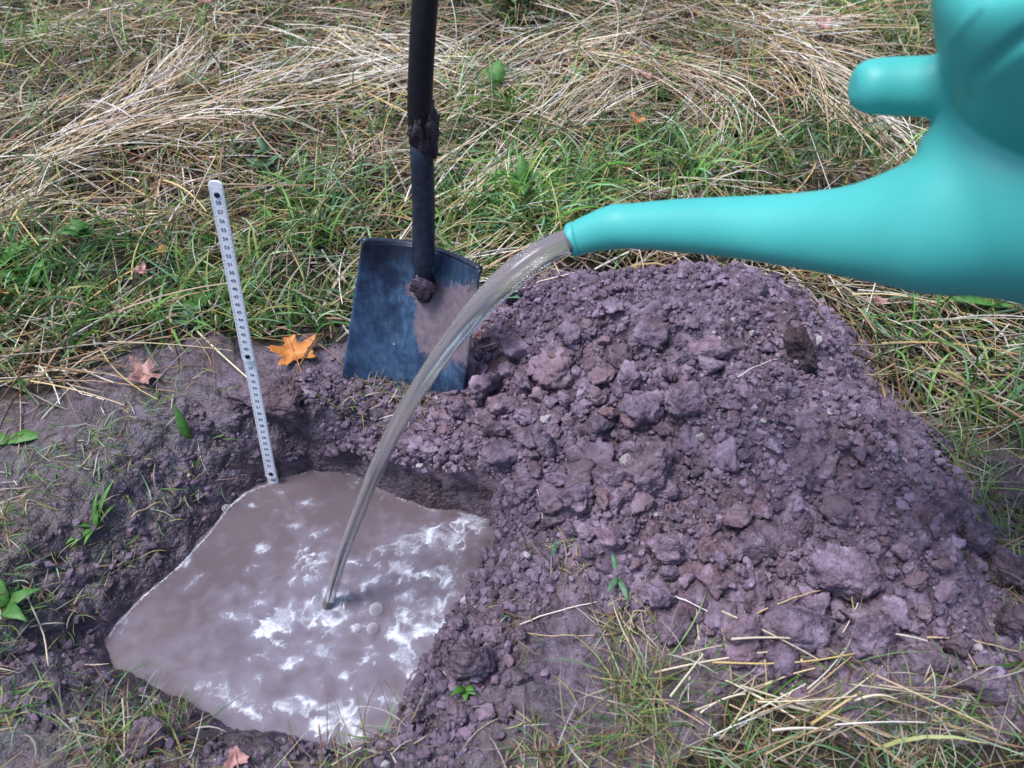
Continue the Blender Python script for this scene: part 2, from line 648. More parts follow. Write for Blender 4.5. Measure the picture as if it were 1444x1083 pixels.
def clod_shape(seed, sub=4, rough=.10, facets=11, squash=(1, 1, .75)):
    r = np.random.default_rng(seed)
    v, f = ICO[sub]
    n = r.normal(size=(facets, 3)); n /= np.linalg.norm(n, axis=1)[:, None]
    d = r.uniform(.50, .95, facets)
    dots = v @ n.T
    rr = np.where(dots > .08, d / np.maximum(dots, .08), 9.0)
    k = 26.0
    rad = (np.sum(np.exp(-k * rr), 1) + math.exp(-k * 1.12)) ** -1.0
    rad = np.log(np.maximum(rad, 1e-9)) / k
    rad = np.clip(rad, .35, 1.25)
    p = v * rad[:, None]
    o = r.uniform(0, 50, 3)
    disp = perlin3(p * 2.0 + o) * rough * 1.3 + perlin3(p * 4.3 + o) * rough * .8 + np.abs(perlin3(p * 9 + o)) * rough * .55 + perlin3(p * 17 + o) * rough * .45 + perlin3(p * 33 + o) * rough * .25
    p = p * (1 + disp[:, None])
    return p * np.array(squash), f


CLOD_ME = []
for i in range(16):
    r = np.random.default_rng(100 + i)
    v, f = clod_shape(100 + i, 4, r.uniform(.13, .24), int(r.integers(8, 12)), (1, r.uniform(.7, .95), r.uniform(.55, .85)))
    me = np_mesh('clod_%d' % i, v * .5 * .028, f); me.materials.append(M_clod); CLOD_ME.append(me)


def put_clod(me, loc, size, rot, label, group=None):
    o = bpy.data.objects.new('soil_clod', me)
    o.location = loc; o.scale = (size,) * 3; o.rotation_euler = rot
    COL.objects.link(o)
    tag(o, label, 'soil clod', group)
    return o


BIG = [  # px, py, width px, height px, tilt, label, material
    (1062, 768, 66, 40, -.3, 'pale flat-topped soil clod lying mid-slope near the foot of the heap', M_clod),
    (1122, 892, 96, 50, .08, 'long rounded soil clod, the widest at the lower foot of the heap', M_clod),
    (1186, 806, 84, 66, -.35, 'big lump of soil with a sloping top above the long rounded clod', M_clod),
    (952, 884, 56, 42, -.2, 'rounded soil clod standing alone at the lower tip of the heap', M_clod),
    (1128, 492, 74, 34, -.7, 'dark brown elongated soil clod high on the back of the heap', M_dark_clod),
    (860, 676, 62, 58, .3, 'squarish soil clod at the lip of the dark gap in the heap', M_clod),
    (912, 668, 70, 56, -.9, 'steep slab-like soil clod leaning over the dark gap in the heap', M_clod),
    (770, 626, 30, 44, .1, 'upright pale wedge of soil with a flat face, mid-heap', M_clod),
    (812, 698, 60, 44, .1, 'low soil clod below the squarish one, facing the pit', M_clod),
    (904, 580, 56, 46, .4, 'broad soil clod behind the short upright straw on the heap', M_clod),
    (962, 568, 66, 46, -.1, 'pale crumbly soil clod beside the broad one behind the upright straw', M_clod),
    (844, 600, 40, 34, .5, 'mid-sized soil clod in front of the short upright straw', M_clod),
    (704, 576, 40, 26, .2, 'flat soil clod on the heap just beyond the spade blade', M_clod),
    (792, 502, 40, 20, .1, 'flat soil clod high on the heap behind the others', M_clod),
    (1222, 900, 72, 62, -.1, 'lumpy soil clod half sunk in the grass edge at the heap foot', M_clod),
    (1350, 905, 40, 30, -.7, 'narrow tilted soil clod in the grass beyond the heap foot', M_damp_clod),
    (1386, 966, 48, 44, .1, 'soil clod at the end of the row lying in the wet grass', M_damp_clod),
    (1332, 994, 34, 34, .1, 'small round soil clod in the grass below the row of clods', M_damp_clod),
    (1352, 958, 30, 46, .1, 'upright soil clod wedged between two others in the grass', M_damp_clod),
    (936, 774, 46, 34, .2, 'soil clod above the tuft of roots at the heap foot', M_clod),
    (966, 772, 40, 30, -.2, 'pale soil clod next to the one above the root tuft', M_clod),
    (928, 842, 42, 32, .1, 'squat soil clod beside the root tuft at the heap foot', M_clod),
    (650, 580, 34, 26, .1, 'pale soil clod in front of the lower corner of the spade blade', M_clod),
    (212, 1042, 60, 40, .3, 'flat wet lump of mud among thin straw near the pit edge', M_damp_clod),
    (676, 935, 60, 46, .3, 'damp soil clod on the near rim of the pit by the seedling', M_damp_clod),
    (1070, 940, 60, 28, .0, 'low soil lump under crossing straws at the heap foot', M_clod),
    (1042, 888, 50, 40, .2, 'soil clod tucked in beside the long rounded clod', M_clod),
    (1230, 858, 50, 34, -.2, 'wide soil clod beneath the lump with a sloping top', M_clod),
    (1408, 655, 60, 34, -.1, 'soil lump at the grass edge behind the heap', M_damp_clod),
    (1418, 690, 84, 50, .2, 'big damp soil lump at the frame edge beyond the heap flank', M_damp_clod),
    (1405, 800, 74, 60, -.3, 'damp soil lump beside the dark hollow beyond the heap flank', M_damp_clod),
    (1428, 868, 56, 40, .1, 'damp soil lump at the frame edge just above the wet grass', M_damp_clod),
    (1372, 760, 44, 60, .1, 'steep soil lump on the edge of the dark hollow', M_damp_clod),
    (1300, 935, 52, 34, .3, 'low damp soil clod between the heap foot and the grass', M_damp_clod),
    (1000, 500, 52, 30, .1, 'crumbly soil clod high on the heap facing the pit', M_clod),
]
for bi, (px, py, w, h, tilt, lab, mt) in enumerate(BIG):
    p = hit(px, py + h * .30)
    dep = p.y * cP - (p.z - H) * sP
    sz = w / F * dep * 1.12
    hz = h / F * dep * 1.35
    v, f = clod_shape(500 + bi, 5 if w > 55 else 4, .17, 11, (1, .8, 1))
    rx = v[:, 0].max() - v[:, 0].min(); rz = v[:, 2].max() - v[:, 2].min(); ry = v[:, 1].max() - v[:, 1].min()
    v = v / np.array([rx, ry, rz]) * np.array([sz, sz * .8, hz])
    me = np_mesh('big_clod_%d' % bi, v, f); me.materials.append(mt)
    put_clod(me, (p.x, p.y + sz * .12, p.z + hz * .22), 1.0, (random.uniform(-.2, .2), -tilt, random.uniform(-.3, .3)), lab)

# overhanging clod behind the folding rule
v, f = clod_shape(901, 5, .15, 12, (1, .7, .6))
v = v / np.array([np.ptp(v[:, 0]), np.ptp(v[:, 1]), np.ptp(v[:, 2])]) * np.array([.108, .066, .052])
me = np_mesh('overhang', v, f); me.materials.append(M_damp_clod)
q = gz(378, 594, .0)
put_clod(me, (q.x, q.y + .030, .009), 1.0, (.15, .05, .1), 'large flat clod overhanging the pit behind the white folding rule')

# the next ~265 clods, one object each
groups = {
    'face': ('crumbly soil clod on the heap slope that faces the pit', 'soil clods on the slope facing the pit'),
    'back': ('small soil clod on the finer, even flank of the heap away from the pit', 'soil clods on the fine flank of the heap'),
    'foot': ('soil clod lying loose around the foot of the heap', 'soil clods around the heap foot'),
    'rim': ('damp soil clod lying on the rim of the pit', 'soil clods on the pit rim'),
}
cand = []
tries = 0
placed = []
while len(cand) < 262 and tries < 40000:
    tries += 1
    r = random.random()
    if r < .56: px, py = random.gauss(820, 85), random.gauss(615, 65); kind = 'face'
    elif r < .70: px, py = random.uniform(900, 1380), random.uniform(430, 880); kind = 'back'
    elif r < .93: px, py = random.uniform(880, 1340), random.gauss(840, 55); kind = 'foot'
    else: px, py = random.choice([(random.uniform(560, 700), random.uniform(585, 640)), (random.uniform(640, 740), random.uniform(860, 1040))]); kind = 'rim'
    lo = gz(px, py, 0.0)
    if kind in ('face', 'back', 'foot'):
        p = hit(px, py)
        if float(heap0(p.x, p.y)) < .012: continue
    else:
        p = hit(px, py)
    if float(poold(p.x, p.y)) < .012: continue
    dep = p.y * cP - (p.z - H) * sP
    wpx = {'face': 20 + 30 * random.random() ** 1.8, 'back': 10 + 16 * random.random() ** 3, 'foot': 18 + 30 * random.random() ** 2, 'rim': 13 + 16 * random.random() ** 2}[kind]
    sz = wpx / F * dep * 1.25
    if any((p.x - a) ** 2 + (p.y - b) ** 2 < ((sz + c) * .29) ** 2 for a, b, c in placed): continue
    placed.append((p.x, p.y, sz))
    cand.append((p, sz, kind))
for p, sz, kind in cand:
    me = random.choice(CLOD_ME)
    lab, grp = groups[kind]
    o = put_clod(me, (p.x, p.y, float(surf(p.x, p.y)) + sz * random.uniform(.10, .22)), sz / .028,
                 (random.uniform(-.5, .5), random.uniform(-.5, .5), random.uniform(0, 6.28)), lab, grp)

# crumbs and small clods: far too many to count
def crumb_field(name, label, N, smin, smax, power, sub, box, cond, kdamp=1.0):
    x = rng.uniform(box[0], box[1], N); y = rng.uniform(box[2], box[3], N)
    m = cond(x, y); x = x[m]; y = y[m]; n = len(x)
    u = rng.uniform(0, 1, n)
    s = smin + (smax - smin) * u ** power
    base_v, base_f = ICO[sub]
    nv = len(base_v)
    variants = np.stack([clod_shape(3000 + i, sub, .16, 7, (1, .85, .7))[0] * np.random.default_rng(i).uniform(.72, 1.22, (nv, 1)) for i in range(30)]) * .62
    pick = rng.integers(0, 30, n)
    V = variants[pick] * s[:, None, None]
    a = rng.uniform(0, 2 * np.pi, n); ca, sa = np.cos(a)[:, None], np.sin(a)[:, None]
    b = rng.uniform(-1, 1, n); cb, sb = np.cos(b)[:, None], np.sin(b)[:, None]
    vx, vy, vz = V[..., 0], V[..., 1], V[..., 2]
    vx, vz = vx * cb + vz * sb, -vx * sb + vz * cb
    vx, vy = vx * ca - vy * sa, vx * sa + vy * ca
    z = surf(x, y)
    P = np.stack([vx + x[:, None], vy + y[:, None], vz + (z + s * .18)[:, None]], 2).reshape(-1, 3)
    Fc = (base_f[None] + (np.arange(n) * nv)[:, None, None]).reshape(-1, 3)
    br = rng.uniform(.55, 1.6, n) * kdamp * (1 + .3 * fbm(x * 9, y * 9, 2, 3.0))
    hue = rng.uniform(0, 1, n)[:, None]
    col = (np.array([.150, .103, .138]) * (1 - hue) + np.array([.18, .135, .190]) * hue) * br[:, None]
    pale = rng.uniform(0, 1, n) < .012
    col[pale] = (.36, .32, .33)
    me = np_mesh(name, P, Fc, smooth=False, col=np.repeat(col, nv, 0))
    o = link(name, me, mat=M_crumb)
    tag(o, label, 'soil crumbs', kind='stuff')
    return n


def on_heap(x, y):
    h = heap0(x, y); px, py = project(x, y, surf(x, y))
    dens = ss(-.01, .03, h) * (.80 + .20 * ss(1150, 850, px)) * np.clip(.75 + fbm(x * 9, y * 9, 2, 5.0) * 1.6, .1, 1)
    return (rng.uniform(0, 1, len(x)) < dens) & (poold(x, y) > .01)


def off_heap(x, y):
    px, py = project(x, y, surf(x, y))
    pd = poold(x, y)
    dens = (heap0(x, y) < .02) * (pd > .008) * np.clip(np.exp(-pd / .10) * .55 + .9 * ss(640, 740, px) * ss(-.10, .0, heap0(x, y)) + .06, 0, 1) * (~meadow_mask(x, y))
    dens = dens * np.clip(.6 + fbm(x * 12, y * 12, 2, 15.0) * 2.2, .03, 1) * np.where((px < 420), .10, 1) * np.where((px > 690) & (px < 960) & (py > 770), .28, 1)
    return rng.uniform(0, 1, len(x)) < dens


crumb_field('soil_crumbs', 'fine loose soil crumbs covering the heap', 70000, .0016, .0085, 2.6, 1, (-.2, 1.1, .2, 1.0), on_heap, 1.0)
crumb_field('soil_crumbs', 'thumbnail-sized broken soil lumps scattered over the heap', 5200, .007, .016, 2.2, 2, (-.2, 1.1, .2, 1.0), on_heap, 1.05)
crumb_field('soil_crumbs', 'fine loose soil crumbs around the pit rim and trodden mud', 30000, .0014, .006, 2.5, 1, (-.7, .8, .15, .95), off_heap, .85)
crumb_field('soil_crumbs', 'broken damp soil lumps around the pit rim', 2600, .006, .013, 2.0, 2, (-.7, .8, .15, .95), off_heap, .8)

def on_wall(x, y):
    pd = poold(x, y); px, py = project(x, y, surf(x, y))
    return (pd > .002) & (pd < .10) & (rng.uniform(0, 1, len(x)) < np.clip(.5 + fbm(x * 22, y * 22, 2, 33.0) * 2, .05, 1) * np.where(px < 400, .16, 1)) & (heap0(x, y) < .02)


crumb_field('soil_crumbs', 'damp crumbs and broken lumps stuck to the pit bank', 60000, .003, .014, 3.5, 1, (-.75, .1, .2, .80), on_wall, .8)

# ------------------------------------------------------------------ water in the pit
wx = np.arange(PW[:, 0].min() - .03, PW[:, 0].max() + .03, .0022); wy = np.arange(PW[:, 1].min() - .03, PW[:, 1].max() + .03, .0022)
X, Y = np.meshgrid(wx, wy)
WPX, WPY = project(X, Y, np.full(X.shape, WZ))
D = pool_sdf(X, Y)[0]
land = gz(463, 852, WZ)
R = np.hypot(X - land.x, Y - land.y)
ang = np.arctan2(Y - land.y, X - land.x)
churn = np.exp(-R / .10)
ZW = .0006 * fbm(X * 22, Y * 22, 3, 2.0) * (.12 + churn * 2.2) + .0012 * np.exp(-R / .035) * np.cos(R * 260 + 5 * fbm(X * 20, Y * 20, 2, 1)) + .0009 * churn * fbm(X * 60, Y * 60, 2, 8.0)
ZW = ZW - .002 * np.exp(-(R / .013) ** 2) + .003 * np.exp(-((R - .020) / .007) ** 2) * (1 + .6 * np.sin(ang * 5 + 1))
Wv = ZW + WZ

BL = [  # foam patches: px, py, rx, ry, strength
    (600, 758, 20, 12, 1), (632, 752, 24, 14, .9), (655, 740, 14, 12, .9), (572, 772, 18, 9, .8), (545, 775, 9, 9, .7), (652, 768, 16, 8, .6),
    (560, 800, 26, 9, .8), (595, 815, 34, 8, .9), (625, 800, 16, 10, .7), (555, 822, 22, 8, .7), (575, 850, 26, 14, .55), (612, 858, 22, 14, .8), (632, 838, 13, 12, .7),
    (600, 885, 36, 13, 1.0), (570, 898, 18, 16, .9), (572, 925, 14, 20, .9), (585, 950, 18, 14, .8), (560, 870, 18, 10, .6), (620, 872, 20, 8, .8), (610, 930, 16, 18, .5),
    (500, 798, 14, 7, .7), (510, 830, 9, 12, .55), (385, 880, 22, 18, 1.0), (400, 868, 16, 12, 1.0), (395, 905, 12, 12, .7), (372, 830, 20, 5, .7), (345, 842, 14, 5, .5),
    (325, 865, 8, 7, .6), (450, 868, 22, 13, 1.0), (462, 842, 20, 14, .7), (425, 862, 16, 8, .6), (465, 815, 10, 10, .7), (480, 852, 12, 12, .6),
    (518, 858, 8, 5, .6), (504, 887, 9, 6, .8), (465, 893, 7, 8, .7), (443, 905, 8, 5, .8), (459, 918, 9, 6, .8), (523, 925, 8, 10, .7), (493, 948, 9, 6, .8), (410, 938, 14, 6, .8),
    (448, 968, 10, 10, .6), (500, 975, 6, 4, .8), (318, 968, 12, 13, .9), (308, 985, 10, 10, .6), (335, 990, 14, 14, .8), (352, 1008, 16, 12, .7), (395, 998, 24, 8, .9),
    (425, 1006, 20, 12, .9), (470, 998, 22, 9, .8), (455, 1018, 26, 14, .9), (495, 1012, 24, 18, .8), (520, 1030, 22, 14, .6), (380, 955, 16, 8, .35), (350, 925, 20, 9, .35),
    (480, 925, 30, 12, .3), (530, 950, 30, 20, .3), (540, 985, 30, 20, .35), (300, 920, 26, 10, .25), (640, 900, 14, 14, .3), (550, 750, 8, 8, .4), (520, 775, 6, 6, .4), (418, 740, 10, 4, .9),
    (417, 720, 4, 3, .7), (433, 790, 22, 24, .62), (432, 816, 10, 5, .7)]
FF = np.zeros(X.shape); CL = np.zeros(X.shape)
qx = 10 * fbm(X * 30, Y * 30, 3, 41.0) * 1.6; qy = 10 * fbm(X * 30, Y * 30, 3, 47.0) * 1.4
sw = 30 * fbm(X * 10, Y * 10, 2, 43.0)
for (bx, by, rx, ry, s) in BL:
    FF = np.maximum(FF, s * np.exp(-(((WPX + qx + sw - bx) / (rx * 1.3)) ** 2 + ((WPY + qy - sw * .4 - by) / (ry * 1.3)) ** 2)))
    CL = np.maximum(CL, s * np.exp(-(((WPX + qx * 2 - bx) / (rx * 2.1)) ** 2 + ((WPY + qy * 2 - by) / (ry * 2.3)) ** 2)))
wf = fbm(X * 34 + .6 * fbm(X * 20, Y * 20, 2, 51), Y * 40 + .6 * fbm(X * 20, Y * 20, 2, 57), 4, 50.0)
rd = ridged(X * 24 + fbm(X * 14, Y * 14, 2, 61) * 1.6, Y * 24 + fbm(X * 14, Y * 14, 2, 67) * 1.6, 3, 60.0)
lace = ss(.50, .74, rd)
ux = X + .018 * fbm(X * 13, Y * 13, 3, 141.0) + .006 * fbm(X * 40, Y * 40, 2, 145.0); uy = Y + .018 * fbm(X * 13, Y * 13, 3, 151.0) + .006 * fbm(X * 40, Y * 40, 2, 155.0)
s1 = 1 - np.abs(perlin(ux * 30, uy * 36)) * 4.2; s2 = 1 - np.abs(perlin(ux * 66 + 9, uy * 80)) * 3.4
strand = np.clip(np.maximum(s1, .85 * s2), 0, 1)
sp1, _, spi = worley(X * 85, Y * 85, 12)
speck = np.clip(1 - sp1 / (.10 + .22 * spi), 0, 1)
foam = FF * .80 + CL * .34 + strand * .50 + wf * .60 - .66
foam = np.maximum(foam, CL * .55 + speck * .65 - .80)
# line of froth along the banks
edge_on = np.clip(ss(0, 3, 0 * WPX + 3) * (((WPX < 395) & (WPY < 900)) | (WPY < 735)), 0, 1)
lw = .0022 + .0022 * fbm(X * 40, Y * 40, 2, 71.0) + .003 * fbm(X * 120, Y * 120, 2, 72.0) + np.where(WPX < 395, .0013, -.0004)
edge = (1 - np.abs(-D - .0035) / np.maximum(lw, .0004)) * edge_on * .5 - .12 * (fbm(X * 10, Y * 10, 2, 77.0) > .02)
foam = np.maximum(foam, edge)
foam = np.maximum(foam, (.9 * np.exp(-(R / .030) ** 2) + wf * 1.2 - .30) )
foam = np.where((D > .0), -1, foam)
milk_sky_sheen = np.clip(CL * .55 + churn * .20 + wf * .6 + .35 * ss(700, 1000, WPY) - .12, 0, 1)  # milky swirls, plus bluish sky reflection painted in towards the near side
fcw = grid_faces(len(wx), len(wy))
kf = (D.ravel()[fcw] < .012).any(1)
me = np_mesh('water', np.stack([X.ravel(), Y.ravel(), Wv.ravel()], 1), fcw[kf], attrs={'milk_sky_sheen': milk_sky_sheen})
m = NT('muddy_water')
co = m.coord()
n = m.noise(9, 4, .5, co)
cw = m.ramp(n, [(.3, (.098, .074, .086)), (.7, (.135, .104, .118))])
cl = m.n('Attribute', attribute_name='milk_sky_sheen').outputs['Fac']
cw = m.mix(m.math('MULTIPLY', cl, .8), cw, (.25, .235, .31))
m.l(cw, m.b.inputs['Base Color'])
m.b.inputs['Roughness'].default_value = .07
m.b.inputs['IOR'].default_value = 1.33
m.b.inputs['Specular IOR Level'].default_value = .5
m.l(m.bump(m.noise(55, 3, .5, co), .05, .004), m.b.inputs['Normal'])
tag(link('water', me, mat=m.m), 'muddy brown water filling the dug pit', 'water', kind='structure')

hf = ss(-.02, .30, foam)
bub1, bub2, _ = worley(X * 240, Y * 240, 8)
ZF = Wv - .0007 + .0018 * hf * (1 + .5 * fbm(X * 60, Y * 60, 2, 5)) + .0009 * (.5 - bub1) * hf
kf = (foam.ravel()[fcw] > -.015).all(1)
used = np.unique(fcw[kf]); remap = np.full(X.size, -1); remap[used] = np.arange(len(used))
me = np_mesh('foam', np.stack([X.ravel(), Y.ravel(), ZF.ravel()], 1)[used], remap[fcw[kf]], attrs={'dens': (ss(-.03, .60, foam) * (.40 + .60 * ss(.35, .65, rd))).ravel()[used]})
m = NT('foam_white')
m.b.inputs['Base Color'].default_value = (.54, .555, .64, 1)
m.b.inputs['Roughness'].default_value = .35
tp = m.n('BsdfTransparent'); mx = m.n('MixShader')
nn = m.noise(380, 3, .6, m.coord())
fac = m.math('ADD', m.n('Attribute', attribute_name='dens').outputs['Fac'], m.math('MULTIPLY', m.math('SUBTRACT', nn, .5), .9))

cl_ = m.n('Clamp'); m.l(fac, cl_.inputs[0])
m.l(cl_.outputs[0], mx.inputs[0]); m.l(tp.outputs[0], mx.inputs[1]); m.l(m.b.outputs[0], mx.inputs[2]); m.l(mx.outputs[0], m.out.inputs['Surface'])
m.l(m.bump(m.noise(300, 3, .6, m.coord()), .5, .0006), m.b.inputs['Normal'])
tag(link('foam', me, mat=m.m), 'white froth swirling on the muddy water', 'foam', kind='stuff')

# bubbles
m = NT('bubble_film'); m.b.inputs['Base Color'].default_value = (.8, .8, .85, 1); m.b.inputs['Roughness'].default_value = .03
m.b.inputs['IOR'].default_value = 1.6
tp = m.n('BsdfTransparent'); mx = m.n('MixShader'); fr = m.n('LayerWeight'); fr.inputs['Blend'].default_value = .45
m.l(m.math('MULTIPLY_ADD', fr.outputs['Facing'], .75, .02), mx.inputs[0]); m.l(tp.outputs[0], mx.inputs[1]); m.l(m.b.outputs[0], mx.inputs[2]); m.l(mx.outputs[0], m.out.inputs['Surface'])
M_bub = m.m


def bubble(px, py, r, label, group=None):
    q = gz(px, py, WZ)
    rings = []
    for k in range(9):
        t = math.radians(88 * k / 8 + 1)
        rings.append(np.array([[math.cos(a) * math.cos(math.radians(90) - t) * r if False else math.cos(a) * math.sin(t) * r, math.sin(a) * math.sin(t) * r, math.cos(t) * r * .8] for a in np.linspace(0, 2 * math.pi, 20, endpoint=False)]))
    v, f = loft(rings, cap=False)
    f.append(tuple(range(20)))
    o = link('bubble', py_mesh('bubble', v, f), mat=M_bub)
    o.location = (q.x, q.y, WZ + .0006)
    tag(o, label, 'bubble', group)


bubble(531, 860, .0095, 'largest clear bubble on the froth beside the falling stream')
bubble(526, 887, .0080, 'clear bubble just below the largest one on the froth')
bubble(504, 886, .0060, 'small bubble left of the lower one by the stream')
bubble(319, 717, .0060, 'lone bubble in the froth line on the sloping far bank')
for (bx, by, br) in ((424, 780, .0045), (434, 776, .0045), (443, 783, .004), (426, 791, .005), (437, 792, .0052), (446, 794, .004), (430, 802, .0045), (441, 803, .0045), (419, 798, .0035), (434, 812, .003), (448, 806, .003), (420, 787, .003)):
    bubble(bx, by, br, 'tiny bubble in the round cluster below the folding rule', 'bubbles clustered below the rule')

# ------------------------------------------------------------------ stream of water from the spout
P0 = up(812, 336, .70); T = .305
vel = (land - P0) / T; vel.z += .5 * 9.81 * T
NS = 90; pts = []; rad = []
for i in range(NS):
    t = T * 1.015 * (i / (NS - 1)) ** 1.0
    p = P0 + vel * t - Vector((0, 0, 4.905 * t * t))
    pts.append(p); rad.append(np.interp(t / T, [0, .06, .18, .33, .5, .7, .85, 1.0, 1.02], [.0126, .0134, .0140, .0128, .0098, .0080, .0070, .0078, .0120]))
nsec = 40
t0 = (pts[1] - pts[0]).normalized()
pts = pts[1:]; rad = rad[1:]
rings = tube_rings(pts, rad, nsec, flat=.8)
R2 = []
for i, rg in enumerate(rings):
    c = np.array(pts[i]); u = i / len(rings)
    a = np.linspace(0, 2 * np.pi, nsec, endpoint=False)
    g_ = min(1, u * 5)
    k = 1 + g_ * ((.03 + .17 * u) * np.sin(2 * a + u * 9) + .07 * np.sin(3 * a - u * 14 + 1) + .08 * np.cos(5 * a + 3 * u) + .05 * np.sin(u * 46 + a) * u + .04 * np.sin(u * 90 + 2 * a) * u)
    R2.append(c + (rg - c) * k[:, None])
v, f = loft(R2)
m = NT('stream_water')
m.b.inputs['Base Color'].default_value = (.80, .80, .84, 1); m.b.inputs['Roughness'].default_value = .18; m.b.inputs['IOR'].default_value = 1.33
m.b.inputs['Transmission Weight'].default_value = 1.0
co = m.coord('Generated')
mp = m.n('Mapping'); m.l(m.coord(), mp.inputs[0]); mp.inputs['Rotation'].default_value = (0, math.radians(0), 0); mp.inputs['Scale'].default_value = (1, 1, .6)
m.l(m.bump(m.noise(28, 2, .5, mp.outputs[0]), .15, .002), m.b.inputs['Normal'])
df = m.n('BsdfDiffuse'); df.inputs['Color'].default_value = (.50, .46, .46, 1)
mx = m.n('MixShader'); mx.inputs[0].default_value = .23
m.l(m.b.outputs[0], mx.inputs[1]); m.l(df.outputs[0], mx.inputs[2]); m.l(mx.outputs[0], m.out.inputs['Surface'])
tag(link('water_stream', py_mesh('water_stream', v, f), mat=m.m), 'arc of water pouring from the green spout into the pit', 'water stream')

# ------------------------------------------------------------------ watering can
can = empty('watering_can', up(1560, 420, .50))
tag(can, 'turquoise green plastic watering can tipped so its spout pours into the pit', 'watering can')
m = NT('can_plastic')
n = m.noise(14, 4, .5, m.coord())
m.l(m.ramp(n, [(.3, (.045, .360, .340)), (.7, (.058, .41, .385))]), m.b.inputs['Base Color'])
m.b.inputs['Roughness'].default_value = .5
m.b.inputs['Specular IOR Level'].default_value = .45
m.b.inputs['Subsurface Weight'].default_value = .0
m.l(m.bump(m.noise(260, 3, .6, m.coord()), .10, .0006), m.b.inputs['Normal'])
M_can = m.m
Rv = Vector((1, 0, 0)); Uv = Vector((0, sP, cP)); Fv = Vector((0, cP, -sP))

# body: lofted oval along its own axis
bm_axis = spline([(1720, 400, .60, .070), (1700, 340, .58, .095), (1665, 230, .55, .122), (1622, 110, .50, .122), (1585, 0, .45, .113), (1545, -110, .41, .100), (1510, -190, .39, .076), (1495, -220, .38, .05)], 40)
rings = tube_rings([up(a, b, d) for a, b, d, r in bm_axis], [r for *_, r in bm_axis], 48, ref=Fv, flat=.80)
bv, bf = loft(rings)
# spout
sp = spline([(804, 339, .7024, .0152), (812, 337, .700, .0158), (840, 327, .692, .0186), (868, 320, .683, .0209), (890, 319, .676, .0208), (960, 318, .650, .0233), (1050, 321, .615, .0262), (1130, 325, .585, .0300),
             (1200, 326, .560, .0350), (1260, 322, .540, .0425), (1310, 316, .525, .0510), (1350, 303, .518, .0620), (1400, 284, .512, .0765), (1450, 266, .512, .088), (1500, 255, .525, .084), (1560, 248, .545, .055), (1585, 246, .55, .02)], 90)
rings = tube_rings([up(a, b, d) for a, b, d, r in sp], [r for *_, r in sp], 48, ref=Fv, flat=.86)
sv, sf = loft(rings)
# stub that points forward above the spout
st = spline([(1202, 121, .520, .0004), (1202.5, 121, .520, .009), (1206, 121, .520, .0135), (1216, 121, .520, .0170), (1232, 121.5, .519, .0190), (1260, 122, .517, .0197), (1300, 122, .512, .0203), (1335, 122, .507, .0215), (1362, 122, .50, .0250), (1400, 122, .49, .033), (1430, 122, .495, .026), (1450, 122, .50, .012)], 50)
rings = tube_rings([up(a, b, d) for a, b, d, r in st], [r for *_, r in st], 36, ref=Fv, flat=.9)
tv, tf = loft(rings)
av = np.concatenate([bv, sv, tv]); af = list(bf) + [tuple(i + len(bv) for i in q) for q in sf] + [tuple(i + len(bv) + len(sv) for i in q) for q in tf]
tmp = link('tmp_can', py_mesh('tmp_can', av, af))
rm = tmp.modifiers.new('r', 'REMESH'); rm.mode = 'VOXEL'; rm.voxel_size = .0028; rm.use_smooth_shade = True
sm = tmp.modifiers.new('s', 'SMOOTH'); sm.factor = .5; sm.iterations = 9
dg = bpy.context.evaluated_depsgraph_get()
ev = tmp.evaluated_get(dg).to_mesh()
nvv = len(ev.vertices)
co_ = np.empty(nvv * 3); ev.vertices.foreach_get('co', co_); co_ = co_.reshape(-1, 3)
pol = np.array([p.vertices[:] for p in ev.polygons if len(p.vertices) == 4])
tmp.evaluated_get(dg).to_mesh_clear()
bpy.data.objects.remove(tmp)
cpx, cpy = project(co_[:, 0], co_[:, 1], co_[:, 2])
is_sp = (cpx < 1300) & (cpy > 175)
is_st = (cpx < 1338) & (cpy > 60) & (cpy <= 175) & (cpx > 1100)
fs = is_sp[pol].any(1); ft = is_st[pol].any(1) & ~fs
inv = can.location
from mathutils.bvhtree import BVHTree
bvh = BVHTree.FromPolygons([tuple(p) for p in co_], [tuple(int(i) for i in q) for q in pol])
def on_can(path, n=40):
    out = []
    for a, b in spline(path, n):
        d_ = (up(a, b, 1.0) - Vector((0, 0, H))).normalized()
        r_ = bvh.ray_cast(Vector((0, 0, H)) + d_ * .03, d_)
        if r_[0] is not None: out.append(list(r_[0]))
    return np.array(out)
for path, wdt, amt in (([(1520, 10), (1444, 52), (1405, 82), (1372, 112), (1372, 140)], .0040, .0040), ([(1420, -60), (1392, -2), (1360, 32), (1336, 66)], .0022, -.0020)):
    pl_ = on_can(path)
    if len(pl_) > 3:
        dmin = np.full(nvv, 9.0)
        for q in pl_: dmin = np.minimum(dmin, np.linalg.norm(co_ - q, axis=1))
        dirs_ = co_ - np.array([0, 0, H]); dirs_ /= np.linalg.norm(dirs_, axis=1)[:, None]
        co_ = co_ + dirs_ * (amt * np.exp(-(dmin / wdt) ** 2))[:, None]
for nm, mk in (('body', ~fs & ~ft), ('spout', fs), ('stub', ft)):
    fq = pol[mk]; used = np.unique(fq); remap = np.full(nvv, -1); remap[used] = np.arange(len(used))
    link(nm, np_mesh(nm, co_[used] - np.array(inv), remap[fq]), can, M_can)
# moulding seam, carrying handle
def can_tube(name, arr, n=24, flat=1.0):
    rings = tube_rings([up(a, b, d) - inv for a, b, d, r in arr], [r for *_, r in arr], n, ref=Fv, flat=flat)
    v, f = loft(rings); return link(name, py_mesh(name, v, f), can, M_can)


